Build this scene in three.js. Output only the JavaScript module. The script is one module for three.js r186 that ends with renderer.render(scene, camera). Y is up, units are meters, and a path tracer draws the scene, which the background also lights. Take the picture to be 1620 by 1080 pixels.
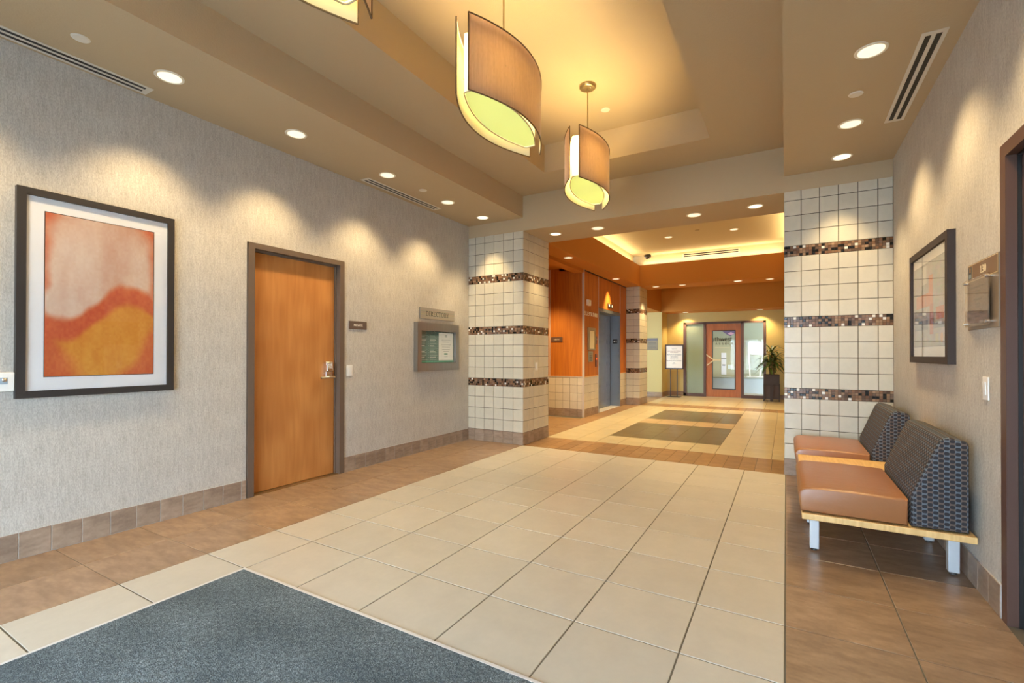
import * as THREE from 'three';
import { RoundedBoxGeometry } from 'three/addons/geometries/RoundedBoxGeometry.js';
import { mergeGeometries, toCreasedNormals } from 'three/addons/utils/BufferGeometryUtils.js';
import { RectAreaLightUniformsLib } from 'three/addons/lights/RectAreaLightUniformsLib.js';
import { FontLoader } from 'three/addons/loaders/FontLoader.js';
import { TextGeometry } from 'three/addons/geometries/TextGeometry.js';

/* ------------------------------------------------------------------ camera, sky, exposure */
RectAreaLightUniformsLib.init();
const scene = new THREE.Scene();
const renderer = new THREE.WebGLRenderer({ antialias: true });
renderer.toneMapping = THREE.LinearToneMapping;
renderer.toneMappingExposure = 0.9;
renderer.shadowMap.enabled = true;
const F = 750, YAW = 0.524, PITCH = 0.0058, ROLL = 0.0018;
const camera = new THREE.PerspectiveCamera(2 * Math.atan(540 / F) * 180 / Math.PI, 1.5, 0.05, 120);
{
  const toCam = new THREE.Matrix4().makeRotationZ(-ROLL)
    .multiply(new THREE.Matrix4().makeRotationX(-PITCH)).multiply(new THREE.Matrix4().makeRotationY(-YAW));
  camera.quaternion.setFromRotationMatrix(toCam.clone().transpose());
  camera.position.set(0, 1.22, 0);
  camera.setViewOffset(1620, 1080, 0, -15.67, 1620, 1080);
}
scene.background = new THREE.Color(0.63, 0.82, 1.0);      // bright overcast sky outside the entrance
scene.backgroundIntensity = 24.0;
const LAMP = new THREE.Color(1.0, 0.74, 0.38);             // warm lamps
const K = { down: 7.5, accent: 15, pendant: 1.75, cove: 24, lobby: 17 };

/* ------------------------------------------------------------------ helpers */
let seedv = 12345;
const rnd = () => { seedv = (seedv + 0x6d2b79f5) | 0; let t = Math.imul(seedv ^ (seedv >>> 15), 1 | seedv); t = (t + Math.imul(t ^ (t >>> 7), 61 | t)) ^ t; return ((t ^ (t >>> 14)) >>> 0) / 4294967296; };
const rr = (a, b) => a + (b - a) * rnd();
const pick = (a) => a[Math.floor(rnd() * a.length)];
const taken = {};
function numbered(n) { const k = taken[n] = (taken[n] ?? -1) + 1; return k ? n + '_' + String(k).padStart(3, '0') : n; }
function shadows(o) { o.castShadow = true; o.receiveShadow = true; return o; }
// texture coordinates in metres, projected along the main direction of each face
function uvBox(g, ou = 0, ov = 0) {
  if (g.index) g = g.toNonIndexed();
  const p = g.attributes.position, uv = new Float32Array(p.count * 2);
  const a = new THREE.Vector3(), b = new THREE.Vector3(), c = new THREE.Vector3();
  for (let i = 0; i < p.count; i += 3) {
    a.fromBufferAttribute(p, i); b.fromBufferAttribute(p, i + 1); c.fromBufferAttribute(p, i + 2);
    const n = b.clone().sub(a).cross(c.clone().sub(a)); const ax = Math.abs(n.x), ay = Math.abs(n.y), az = Math.abs(n.z);
    [a, b, c].forEach((v, k) => {
      const q = ay >= ax && ay >= az ? [v.x, v.z] : ax >= az ? [v.z, v.y] : [v.x, v.y];
      uv[(i + k) * 2] = q[0] + ou; uv[(i + k) * 2 + 1] = q[1] + ov;
    });
  }
  g.setAttribute('uv', new THREE.BufferAttribute(uv, 2));
  return g;
}
const bx = (x0, x1, y0, y1, z0, z1) => uvBox(new THREE.BoxGeometry(Math.abs(x1 - x0), Math.abs(y1 - y0), Math.abs(z1 - z0)).translate((x0 + x1) / 2, (y0 + y1) / 2, (z0 + z1) / 2));
const rb = (w, h, d, r = 0.004, s = 2) => uvBox(new RoundedBoxGeometry(w, h, d, s, r));
function tube(pts, r, seg = 24, rad = 8) { return new THREE.TubeGeometry(new THREE.CatmullRomCurve3(pts.map((p) => new THREE.Vector3(...p))), seg, r, rad, false); }
function bar(p, q, r, seg = 10) {
  const a = new THREE.Vector3(...p), b = new THREE.Vector3(...q), l = a.distanceTo(b);
  const g = new THREE.CylinderGeometry(r, r, l, seg); g.translate(0, l / 2, 0);
  g.applyQuaternion(new THREE.Quaternion().setFromUnitVectors(new THREE.Vector3(0, 1, 0), b.sub(a).normalize()));
  return g.translate(...p);
}
const clean = (g) => { g = g.index ? g.toNonIndexed() : g; for (const k of Object.keys(g.attributes)) if (!['position', 'normal', 'uv'].includes(k)) g.deleteAttribute(k); return g; };
const join = (...gs) => mergeGeometries(gs.flat().map(clean));
function part(parent, name, g, m, label) { const o = shadows(new THREE.Mesh(Array.isArray(g) ? join(g) : g, m)); o.name = name; if (label) o.userData.label = label; parent.add(o); return o; }
function thing(name, label, category, [x, y, z] = [0, 0, 0], turn = 0, group) {
  const o = new THREE.Group(); o.name = numbered(name); o.position.set(x, y, z); o.rotation.y = turn; o.userData = { label, category };
  if (group) o.userData.group = group; scene.add(o); return o;
}
function single(name, g, m, label, category, group) {
  const o = shadows(new THREE.Mesh(Array.isArray(g) ? join(g) : g, m)); o.name = numbered(name); o.userData = { label, category };
  if (group) o.userData.group = group; scene.add(o); return o;
}
function struct(name, g, m, label, category) {
  const o = shadows(new THREE.Mesh(Array.isArray(g) ? join(g) : g, m)); o.name = numbered(name);
  o.userData = { kind: 'structure', label, category }; scene.add(o); return o;
}
function structGroup(name, label, category) { const o = new THREE.Group(); o.name = numbered(name); o.userData = { kind: 'structure', label, category }; scene.add(o); return o; }

/* ------------------------------------------------------------------ procedural textures */
function lattice(n, sd) { const a = new Float32Array(n * n); let s = sd; for (let i = 0; i < a.length; i++) { s = (s * 1664525 + 1013904223) >>> 0; a[i] = s / 4294967296; } return a; }
function vnoise(nx, ny, sd) {           // tiling value noise on [0,1)²
  const n = 64, L = lattice(n, sd);
  return (u, v) => {
    const x = u * nx, y = v * ny, xi = Math.floor(x), yi = Math.floor(y); let fx = x - xi, fy = y - yi;
    fx = fx * fx * (3 - 2 * fx); fy = fy * fy * (3 - 2 * fy);
    const at = (i, j) => L[((((j % ny) + ny) % ny) % n) * n + ((((i % nx) + nx) % nx) % n)];
    return (at(xi, yi) * (1 - fx) + at(xi + 1, yi) * fx) * (1 - fy) + (at(xi, yi + 1) * (1 - fx) + at(xi + 1, yi + 1) * fx) * fy;
  };
}
function dataTex(w, h, f, srgb, sx, sy) {
  const d = new Uint8Array(w * h * 4);
  for (let j = 0; j < h; j++) for (let i = 0; i < w; i++) {
    const c = f(i / w, j / h, i, j), k = (j * w + i) * 4; const a = Array.isArray(c) ? c : [c, c, c];
    for (let q = 0; q < 3; q++) d[k + q] = Math.max(0, Math.min(255, Math.round(a[q] * 255))); d[k + 3] = 255;
  }
  const t = new THREE.DataTexture(d, w, h, THREE.RGBAFormat); t.wrapS = t.wrapT = THREE.RepeatWrapping; t.magFilter = THREE.LinearFilter; t.minFilter = THREE.LinearMipmapLinearFilter; t.generateMipmaps = true;
  if (srgb) t.colorSpace = THREE.SRGBColorSpace; t.repeat.set(1 / sx, 1 / sy); t.needsUpdate = true; return t;
}
function canvasTex(w, h, draw) {
  const c = document.createElement('canvas'); c.width = w; c.height = h; draw(c.getContext('2d'), w, h);
  const t = new THREE.CanvasTexture(c); t.colorSpace = THREE.SRGBColorSpace; t.magFilter = THREE.LinearFilter; return t;
}
const mix = (a, b, t) => a.map((v, i) => v + (b[i] - v) * t);
const std = (o) => new THREE.MeshStandardMaterial(o);
const phy = (o) => new THREE.MeshPhysicalMaterial(o);
const lin = (r, g, b) => new THREE.Color().setRGB(r, g, b);

// wall covering: fine vertical weave
const wpA = vnoise(64, 24, 11), wpB = vnoise(60, 60, 12), wpC = vnoise(6, 5, 13), wpD = vnoise(64, 6, 14);
const wpF = (u, v) => 0.45 * wpA(u * 2 % 1, v * 2 % 1) + 0.2 * wpB(u * 2 % 1, v * 2 % 1) + 0.25 * wpD(u, v) + 0.1 * wpC(u, v);
const wallMap = dataTex(512, 512, (u, v) => { const t = wpF(u, v); return mix([0.62, 0.595, 0.56], [0.83, 0.81, 0.775], t); }, true, 0.42, 0.42);
const wallBump = dataTex(512, 512, (u, v) => wpF(u, v), false, 0.42, 0.42);
const M = {};
M.wall = std({ map: wallMap, bumpMap: wallBump, bumpScale: 0.0012, roughness: 0.85 });
// painted plaster
const ppA = vnoise(60, 60, 21), ppB = vnoise(16, 16, 22);
const peel = dataTex(256, 256, (u, v) => 0.7 * ppA(u, v) + 0.3 * ppB(u, v), false, 0.35, 0.35);
const paint = (r, g, b, rough = 0.75) => std({ color: lin(r, g, b), bumpMap: peel, bumpScale: 0.0006, roughness: rough });
M.ceil = paint(0.50, 0.385, 0.24);
M.orange = paint(0.52, 0.195, 0.018);
M.yellow = paint(0.56, 0.42, 0.15);
M.cream = paint(0.68, 0.60, 0.40);
// glazed wall tile and floor tile
const tnA = vnoise(7, 7, 31), tnB = vnoise(24, 24, 32), tnC = vnoise(60, 60, 33);
const tileMap = dataTex(256, 256, (u, v) => { const t = 0.5 * tnA(u, v) + 0.3 * tnB(u, v) + 0.2 * tnC(u, v); const k = 0.945 + 0.055 * t; return [k, k, k * 0.995]; }, true, 0.7, 0.7);
const tileBump = dataTex(256, 256, (u, v) => 0.6 * tnB(u, v) + 0.4 * tnC(u, v), false, 0.7, 0.7);
const bnA = vnoise(5, 14, 41), bnB = vnoise(14, 40, 42), bnC = vnoise(60, 60, 43), bnD = vnoise(3, 4, 44);
const brownMap = dataTex(512, 512, (u, v) => {
  const t = 0.35 * bnA(u, v) + 0.3 * bnB(u, v) + 0.15 * bnC(u, v) + 0.2 * bnD(u, v); return mix([0.52, 0.435, 0.365], [0.76, 0.665, 0.575], t);
}, true, 0.55, 0.55);
const tone = (c, k) => c.clone().multiplyScalar(k);
const cw = lin(0.64, 0.60, 0.50);
M.wallTile = [1, 0.96, 1.04, 0.985].map((k) => std({ color: tone(cw, k), map: tileMap, roughness: 0.28 }));
const cf = lin(0.53, 0.495, 0.43);
M.floorTile = [1, 0.965, 1.035, 0.985].map((k) => std({ color: tone(cf, k), map: tileMap, roughness: 0.32, bumpMap: tileBump, bumpScale: 0.0004 }));
const cl = lin(0.50, 0.42, 0.26);
M.lobbyTile = [1, 0.96, 1.04].map((k) => std({ color: tone(cl, k), map: tileMap, roughness: 0.3, bumpMap: tileBump, bumpScale: 0.0003 }));
M.brownTile = [1, 0.92, 1.06, 0.97].map((k) => std({ color: lin(0.82 * k, 0.76 * k, 0.68 * k), map: brownMap, roughness: 0.33 }));
M.bandTile = [1, 0.9, 1.07].map((k) => std({ color: lin(0.74 * k, 0.60 * k, 0.38 * k), map: brownMap, roughness: 0.36 }));
M.baseTile = [1, 0.94, 1.05].map((k) => std({ color: lin(0.84 * k, 0.86 * k, 0.89 * k), map: brownMap, roughness: 0.45 }));
M.darkTile = [1, 0.93, 1.06].map((k) => std({ color: lin(0.14 * k, 0.11 * k, 0.05 * k), map: tileMap, roughness: 0.3 }));
M.tanTile = [1, 0.93, 1.06].map((k) => std({ color: lin(0.46 * k, 0.34 * k, 0.19 * k), map: tileMap, roughness: 0.4 }));
M.grout = std({ color: lin(0.13, 0.115, 0.09), roughness: 0.95 });
M.groutWall = std({ color: lin(0.06, 0.048, 0.034), roughness: 0.95 });
// entrance carpet: looped pile in blue-grey
const cpA = vnoise(64, 64, 51), cpB = vnoise(30, 30, 52), cpC = vnoise(4, 4, 53);
const carpetF = (u, v) => 0.6 * cpA(u * 4 % 1, v * 4 % 1) + 0.25 * cpB(u * 3 % 1, v * 3 % 1) + 0.15 * cpC(u, v);
const carpetMap = dataTex(1024, 1024, (u, v, i, j) => { let t = carpetF(u, v); const s = ((i * 7919 + j * 104729) ^ (i * j * 31)) % 97; if (s < 5) t += 0.35; return mix([0.20, 0.245, 0.275], [0.54, 0.59, 0.615], t * t * 1.3); }, true, 0.65, 0.65);
const carpetBump = dataTex(1024, 1024, (u, v) => carpetF(u, v), false, 0.65, 0.65);
M.carpet = std({ map: carpetMap, bumpMap: carpetBump, bumpScale: 0.006, roughness: 1 });
// wood veneers
function wood(sd, lo, hi, w, h, stretch = 1, blot = 0) {
  const g = vnoise(7, 9, sd + 5);
  const a = vnoise(40, 3 * stretch, sd), b = vnoise(9, 2, sd + 1), c = vnoise(64, 10, sd + 2), d = vnoise(5, 5, sd + 3), e = vnoise(20, 6, sd + 4);
  return dataTex(512, 512, (u, v) => {
    const wv = u + 0.035 * (d(u, v) - 0.5); const s = 0.5 + 0.5 * Math.sin((wv * 16 + b(u, v) * 2.2) * Math.PI * 2);
    const t = (0.26 - 0.1 * blot) * a(wv, v) + (0.2 - 0.06 * blot) * c(wv, v) + 0.16 * (1 - blot) * s + 0.22 * e(u, v) + 0.16 * b(u, v) + blot * 0.32 * g(u, v); return mix(lo, hi, t);
  }, true, w, h);
}
M.doorWood = std({ map: wood(61, [0.62, 0.38, 0.18], [0.83, 0.59, 0.34], 0.9, 1.6, 1, 1), roughness: 0.38 });
M.panelWood = std({ map: wood(71, [0.62, 0.335, 0.08], [0.80, 0.49, 0.15], 0.7, 1.8, 2), roughness: 0.55 });
M.suiteWood = std({ map: wood(81, [0.62, 0.34, 0.13], [0.78, 0.47, 0.22], 0.6, 1.4), roughness: 0.4 });
M.maple = std({ map: wood(91, [0.78, 0.62, 0.38], [0.94, 0.80, 0.56], 0.5, 0.9), roughness: 0.4 });
// metal, frames, plastics
const brush = dataTex(256, 256, (() => { const a = vnoise(60, 3, 101), b = vnoise(20, 2, 102); return (u, v) => 0.25 + 0.25 * a(u, v) + 0.1 * b(u, v); })(), false, 0.5, 0.5);
M.steel = std({ color: lin(0.36, 0.35, 0.335), metalness: 1, roughness: 1, roughnessMap: brush });
M.chrome = std({ color: lin(0.72, 0.71, 0.69), metalness: 1, roughness: 0.22 });
M.bronze = std({ color: lin(0.42, 0.33, 0.18), metalness: 0.9, roughness: 0.3 });
M.trim = std({ color: lin(0.70, 0.67, 0.63), metalness: 0.4, roughness: 0.35 });
M.frame = std({ color: lin(0.135, 0.095, 0.07), roughness: 0.5 });
M.frameR = std({ color: lin(0.10, 0.05, 0.036), roughness: 0.45 });
M.dark = std({ color: lin(0.03, 0.026, 0.026), roughness: 0.45 });
M.black = std({ color: lin(0.012, 0.012, 0.012), roughness: 0.5 });
M.white = std({ color: lin(0.80, 0.79, 0.76), roughness: 0.5 });
M.vent = std({ color: lin(0.72, 0.68, 0.60), roughness: 0.45 });
M.legPaint = std({ color: lin(0.62, 0.64, 0.66), roughness: 0.35, metalness: 0.2 });
M.pane = phy({ color: lin(1, 1, 1), transmission: 1, thickness: 0, roughness: 0.02, ior: 1.5 });
M.paneArt = phy({ color: lin(1, 1, 1), transmission: 1, thickness: 0, roughness: 0.02, ior: 1.3 });
M.paneCoated = phy({ color: lin(1, 1, 1), transmission: 1, thickness: 0, roughness: 0.02, ior: 1.22 });
M.lens = std({ color: lin(0.9, 0.88, 0.8), emissive: lin(1.0, 0.88, 0.62), emissiveIntensity: 1.1, roughness: 0.5 });
M.ring = std({ color: lin(0.78, 0.74, 0.62), roughness: 0.35 });

/* ------------------------------------------------------------------ small pieces: chamfered tile facing +z */
const tileCache = {};
function tileGeo(w, h, t = 0.007, b = 0.0025, variant = 0) {
  const key = [w.toFixed(4), h.toFixed(4), t, b, variant].join();
  if (tileCache[key]) return tileCache[key];
  const W = w / 2, H = h / 2, P = [], U = [];
  const O = [[-W, -H], [W, -H], [W, H], [-W, H]], I = [[-W + b, -H + b], [W - b, -H + b], [W - b, H - b], [-W + b, H - b]];
  const quad = (a, c, d, e) => { for (const p of [a, c, d, a, d, e]) { P.push(...p); U.push(p[0] + variant * 0.173, p[1] + variant * 0.291); } };
  for (let k = 0; k < 4; k++) {
    const n = (k + 1) % 4; quad([...O[k], 0], [...O[n], 0], [...O[n], t - b], [...O[k], t - b]);
    quad([...O[k], t - b], [...O[n], t - b], [...I[n], t], [...I[k], t]);
  }
  quad([...I[0], t], [...I[1], t], [...I[2], t], [...I[3], t]);
  const g = new THREE.BufferGeometry(); g.setAttribute('position', new THREE.Float32BufferAttribute(P, 3)); g.setAttribute('uv', new THREE.Float32BufferAttribute(U, 2)); g.computeVertexNormals();
  return tileCache[key] = g;
}
// a tile whose visible face lies at the given plane. dir: 'up' | '+z' | '+x' | '-x'
function putTile(parent, name, dir, a0, a1, b0, b1, plane, mats, gap = 0.003, t = 0.007) {
  const g = tileGeo(Math.abs(a1 - a0) - gap, Math.abs(b1 - b0) - gap, t, 0.0016, Math.floor(rnd() * 5));
  const o = shadows(new THREE.Mesh(g, pick(mats))); o.name = name; const a = (a0 + a1) / 2, b = (b0 + b1) / 2;
  if (dir === 'up') { o.rotation.x = -Math.PI / 2; o.position.set(a, plane - t, b); }
  if (dir === '+z') o.position.set(a, b, plane - t);
  if (dir === '+x') { o.rotation.y = Math.PI / 2; o.position.set(plane - t, b, a); }
  if (dir === '-x') { o.rotation.y = -Math.PI / 2; o.position.set(plane + t, b, a); }
  parent.add(o); return o;
}
const steps = (a, b, s) => { const r = [a]; const d = Math.sign(b - a); let x = a + d * s; while (d * (b - x) > 0.02) { r.push(x); x += d * s; } r.push(b); return r; };

/* ================================================================== LARGE STRUCTURE */
const XL = -3.945, XR = 0.865, ZC = -5.575, ZH = -6.36, XC = -3.05, XS = -0.015, ZF = 1.6;
// left wall with door opening
struct('wall_left', [bx(XL - 0.2, XL, 0, 3.2, ZF + 0.2, -2.345), bx(XL - 0.2, XL, 2.172, 3.2, -2.345, -3.36), bx(XL - 0.2, XL, 0, 3.2, -3.36, -6.6), bx(XL - 0.5, XL - 0.2, 0, 3.2, -2.2, -3.5)], M.wall,
  'left wall in pale woven wallcovering with a wooden door', 'wall');
struct('wall_right', [bx(XR, XR + 0.2, 0, 3.2, ZF + 0.2, -1.98), bx(XR, XR + 0.2, 2.185, 3.2, -1.98, -3.04), bx(XR, XR + 0.2, 0, 3.2, -3.04, -6.4), bx(XR + 0.2, XR + 0.5, 0, 3.2, -1.8, -3.2)], M.wall,
  'right wall in beige woven wallcovering above the bench', 'wall');
// entrance wall behind the viewpoint: storefront glazing
const WX0 = -2.9, WX1 = 0.3, WT = 2.15;
struct('wall_front', [bx(XL - 0.2, WX0, 0, 3.9, ZF, ZF + 0.2), bx(WX1, XR + 0.2, 0, 3.9, ZF, ZF + 0.2), bx(WX0, WX1, WT, 3.9, ZF, ZF + 0.2)], M.wall, 'front wall around the entrance glazing', 'wall');
{
  const w = structGroup('window_1', 'entrance storefront glazing with dark metal mullions', 'window');
  const xs = [WX0, -2.1, -1.3, -0.5, WX1];
  const fr = []; for (const x of xs) fr.push(bx(x - 0.03, x + 0.03, 0, WT, ZF + 0.06, ZF + 0.14)); fr.push(bx(WX0, WX1, WT - 0.06, WT, ZF + 0.06, ZF + 0.14), bx(WX0, WX1, 0, 0.1, ZF + 0.06, ZF + 0.14));
  part(w, 'window_frame', fr, M.frame);
  for (let i = 0; i < 4; i++) part(w, 'pane', bx(xs[i] + 0.03, xs[i + 1] - 0.03, 0.1, WT - 0.06, ZF + 0.1, ZF + 0.104), M.pane);
}
struct('floor_pavement', bx(-9, 6, -0.12, -0.02, ZF + 0.2, ZF + 12), std({ color: lin(0.42, 0.42, 0.41), roughness: 0.9 }), 'concrete pavement outside the entrance', 'pavement');
// ceilings of the entrance hall
struct('ceiling_soffit_left', bx(XL - 0.2, XC - 0.005, 3.05, 3.8, ZF, ZC), M.ceil, 'lower tan ceiling soffit along the left wall', 'ceiling');
struct('ceiling_soffit_right', bx(XS, XR + 0.2, 3.04, 3.8, ZF, ZC), M.ceil, 'lower tan ceiling soffit along the right wall', 'ceiling');
const CX0 = -2.441, CX1 = -0.643, CZ0 = -0.18, CZ1 = -4.975;
struct('ceiling_main', [bx(XC - 0.005, CX0, 3.34, 3.8, ZF, ZC), bx(CX1, XS, 3.34, 3.8, ZF, ZC), bx(CX0, CX1, 3.34, 3.8, CZ1, ZC), bx(CX0, CX1, 3.34, 3.8, ZF, CZ0)], M.ceil, 'tan ceiling ring around the raised pendant coffer', 'ceiling');
struct('ceiling_coffer', bx(CX0, CX1, 3.66, 3.8, CZ0, CZ1), M.ceil, 'raised pale coffer ceiling holding the pendants', 'ceiling');
struct('ceiling_header', bx(XC - 0.9, XS + 0.9, 2.875, 3.8, ZC + 0.001, ZH), M.ceil, 'plain beam header over the passage to the elevator lobby', 'beam');
struct('ceiling_roof', bx(-5.2, 1.6, 3.8, 3.9, ZF + 0.2, -15.2), M.ceil, 'roof slab closing the rooms above', 'ceiling');
// tiled columns
const ROWS = [0.164]; { let y = 0.164; for (let k = 0; k < 3; k++) { for (let i = 0; i < 4; i++) { y += 0.1535; ROWS.push(y); } y += 0.1045; ROWS.push(y); } for (let i = 0; i < 4; i++) { y += 0.1535; ROWS.push(y); } }
const MOS = [lin(0.20, 0.105, 0.06), lin(0.15, 0.075, 0.045), lin(0.25, 0.15, 0.09), lin(0.11, 0.07, 0.05), lin(0.30, 0.19, 0.12), lin(0.17, 0.11, 0.08)];
const mosaicMat = std({ color: lin(1, 1, 1), roughness: 0.22 });
function mosaic(parent, dir, a0, a1, y0, y1, plane) {
  const n = Math.max(3, Math.round(Math.abs(a1 - a0) / 0.0265)), rows = 4, w = (a1 - a0) / n, h = (y1 - y0) / rows;
  const im = new THREE.InstancedMesh(tileGeo(Math.abs(w) - 0.002, h - 0.002, 0.006, 0.0015), mosaicMat, n * rows);
  im.name = 'mosaic_band'; im.userData.kind = 'stuff'; im.userData.label = 'band of small brown, black and white mosaic pieces'; im.castShadow = im.receiveShadow = true;
  const d = new THREE.Object3D();
  for (let j = 0; j < rows; j++) for (let i = 0; i < n; i++) {
    const a = a0 + w * (i + 0.5), y = y0 + h * (j + 0.5);
    if (dir === '+z') { d.position.set(a, y, plane - 0.006); d.rotation.y = 0; }
    else { d.position.set(plane - (dir === '+x' ? 0.006 : -0.006), y, a); d.rotation.y = dir === '+x' ? Math.PI / 2 : -Math.PI / 2; }
    d.updateMatrix(); im.setMatrixAt(j * n + i, d.matrix);
    const q = rnd(); im.setColorAt(j * n + i, q < 0.07 ? lin(0.78, 0.76, 0.72) : q < 0.25 ? lin(0.012, 0.011, 0.012) : tone(pick(MOS), rr(0.8, 1.25)));
  }
  parent.add(im);
}
function tiledFace(parent, dir, lines, plane, top, mats = M.wallTile) {
  const lo = lines[0], hi = lines[lines.length - 1];
  for (let i = 0; i + 1 < lines.length; i++) putTile(parent, 'base_tile', dir, lines[i], lines[i + 1], 0.0, 0.164, plane + (dir === '-x' ? -0.003 : 0.003), M.baseTile, 0.002, 0.01);
  for (let r = 0; r + 1 < ROWS.length + 1; r++) {
    const y0 = ROWS[r], y1 = Math.min(ROWS[r + 1] ?? 9, top); if (y0 >= top - 0.01) break;
    if (r % 5 === 4 && r < 15) { mosaic(parent, dir, lo, hi, y0 + 0.001, y1 - 0.001, plane); continue; }
    for (let i = 0; i + 1 < lines.length; i++) putTile(parent, 'wall_tile', dir, lines[i], lines[i + 1], y0, y1, plane, mats, 0.0055);
  }
}
{
  const c = structGroup('wall_column_left', 'left tiled column with brown mosaic bands beside the directory', 'column');
  part(c, 'column_core', [bx(XL - 0.2, XC - 0.005, 0, 3.06, ZC - 0.005, ZH)], M.groutWall);
  tiledFace(c, '+z', [XL, -3.824, -3.67, -3.515, -3.36, -3.205, XC], ZC, 3.05);
  tiledFace(c, '+x', steps(ZC, ZH, 0.157), XC, 2.875);
}
{
  const c = structGroup('wall_column_right', 'right tiled column with brown mosaic bands beyond the bench', 'column');
  part(c, 'column_core', bx(XS + 0.005, XR + 0.2, 0, 3.06, ZC - 0.005, ZH), M.groutWall);
  tiledFace(c, '+z', [XS, 0.134, 0.289, 0.444, 0.598, 0.751, XR], ZC, 3.04);
  tiledFace(c, '-x', steps(ZC, ZH, 0.157), XS, 2.875);
}
/* elevator lobby */
const ZW = -8.62, XE = -3.38, ZL = -11.42, ZL2 = -12.13;
struct('ceiling_lobby_soffit_left', [bx(XE, XC, 2.86, 3.36, ZH, ZL), bx(-3.58, XE, 2.8, 3.36, ZH, ZW), bx(-3.9, XE, 2.86, 3.36, ZW, ZL), bx(-5.0, -3.58, 2.917, 3.36, ZH, ZW)], M.orange, 'orange painted soffit above the elevator wall', 'ceiling');
struct('ceiling_lobby_soffit_right', bx(XS + 0.005, 1.2, 2.86, 3.36, ZH, ZL), M.orange, 'orange painted soffit opposite the elevator wall', 'ceiling');
struct('ceiling_lobby_header', bx(-5.0, 1.2, 2.86, 3.36, ZL, ZL2), M.orange, 'orange beam header at the far end of the elevator lobby', 'beam');
struct('ceiling_lobby', bx(-3.5, 0.4, 3.61, 3.8, ZH, ZL2), M.cream, 'raised cream ceiling over the elevator lobby', 'ceiling');
struct('wall_cove_far', bx(-3.5, 0.4, 3.36, 3.62, ZL - 0.14, ZL2), M.cream, 'cream upper wall above the far orange header', 'wall');
struct('wall_cove_left', bx(-3.5, -3.2, 3.36, 3.62, ZH, ZL), M.cream, 'cream cove wall above the left orange soffit', 'wall');
struct('wall_cove_right', bx(0.14, 0.4, 3.36, 3.62, ZH, ZL), M.cream, 'cream cove wall above the right orange soffit', 'wall');
struct('wall_lobby_right', bx(0.34, 0.5, 0, 2.9, ZH, ZL), M.panelWood, 'wood panelled wall opposite the elevator', 'wall');
struct('wall_alcove_left', bx(-4.75, -4.6, 0, 3.0, ZH - 0.0, ZW - 0.1), M.orange, 'orange alcove side wall behind the tiled column', 'wall');
struct('wall_alcove_back', bx(-4.75, XL - 0.2, 0, 3.0, ZH + 0.2, ZH), M.orange, 'wall backing the tiled column', 'wall');
function wainscot(parent, dir, lines, plane) {
  for (let i = 0; i + 1 < lines.length; i++) {
    putTile(parent, 'base_tile', dir, lines[i], lines[i + 1], 0, 0.15, plane + 0.003, M.baseTile, 0.002, 0.01);
    for (let r = 0; r < 4; r++) putTile(parent, 'wall_tile', dir, lines[i], lines[i + 1], 0.15 + r * 0.156, 0.15 + (r + 1) * 0.156, plane, M.wallTile, 0.0045);
  }
}
{
  const w = structGroup('wall_alcove', 'wood panelled alcove wall with tile wainscot beside the elevator', 'wall');
  part(w, 'wall_core', bx(-4.75, XE - 0.2, 0, 3.0, ZW - 0.006, ZW - 0.2), M.groutWall);
  part(w, 'wood_panel', bx(-4.6, XE - 0.012, 0.785, 2.93, ZW - 0.02, ZW), M.panelWood);
  part(w, 'cap_trim', bx(-4.6, XE, 0.772, 0.788, ZW - 0.01, ZW + 0.006), M.trim);
  wainscot(w, '+z', [-4.5, -4.29, -4.135, -3.98, -3.825, -3.67, -3.515, XE - 0.008], ZW);
  part(w, 'edge_trim', bx(-4.11, -4.095, 0.79, 2.91, ZW, ZW + 0.006), M.trim);
}
const EZ0 = -9.44, EZ1 = -10.93, ETOP = 2.165;
{
  const w = structGroup('wall_elevator', 'wood panelled elevator wall with tile wainscot and metal joints', 'wall');
  part(w, 'wall_core', [bx(XE - 0.35, XE - 0.006, 0, 2.9, ZW - 0.006, EZ0), bx(XE - 0.35, XE - 0.006, 0, 2.9, EZ1, ZL), bx(XE - 0.35, XE - 0.006, ETOP, 2.9, EZ0, EZ1), bx(XE - 0.5, XE - 0.35, 0, 2.9, ZW - 0.1, ZL)], M.groutWall);
  part(w, 'wood_panel', bx(XE - 0.02, XE, 0.785, 2.86, ZW - 0.012, EZ0 + 0.008), M.panelWood);
  part(w, 'wood_panel', bx(XE - 0.02, XE, ETOP + 0.03, 2.86, EZ0 - 0.008, EZ1 + 0.008), M.panelWood);
  part(w, 'wood_panel', bx(XE - 0.02, XE, 0.785, 2.86, EZ1 - 0.008, ZL), M.panelWood);
  part(w, 'corner_trim', [bx(XE - 0.03, XE + 0.008, 0, 2.86, ZW - 0.022, ZW + 0.008)], M.trim, 'silver corner trim');
  part(w, 'joint_trim', bx(XE - 0.01, XE + 0.005, 0, 2.86, EZ0 - 0.008, EZ0 + 0.008), M.trim);
  part(w, 'joint_trim', bx(XE - 0.01, XE + 0.005, ETOP, 2.86, EZ1 - 0.008, EZ1 + 0.008), M.trim);
  part(w, 'top_trim', bx(XE - 0.01, XE + 0.006, 2.835, 2.86, ZW, ZL), M.dark);
  part(w, 'cap_trim', [bx(XE - 0.01, XE + 0.006, 0.772, 0.788, ZW, EZ0), bx(XE - 0.01, XE + 0.006, 0.772, 0.788, EZ1, ZL)], M.maple);
  wainscot(w, '+x', [ZW - 0.02, -8.86, -9.01, -9.165, -9.32, EZ0 + 0.01], XE);
  wainscot(w, '+x', [EZ1 - 0.01, -11.09, -11.25, ZL], XE);
}
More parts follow.
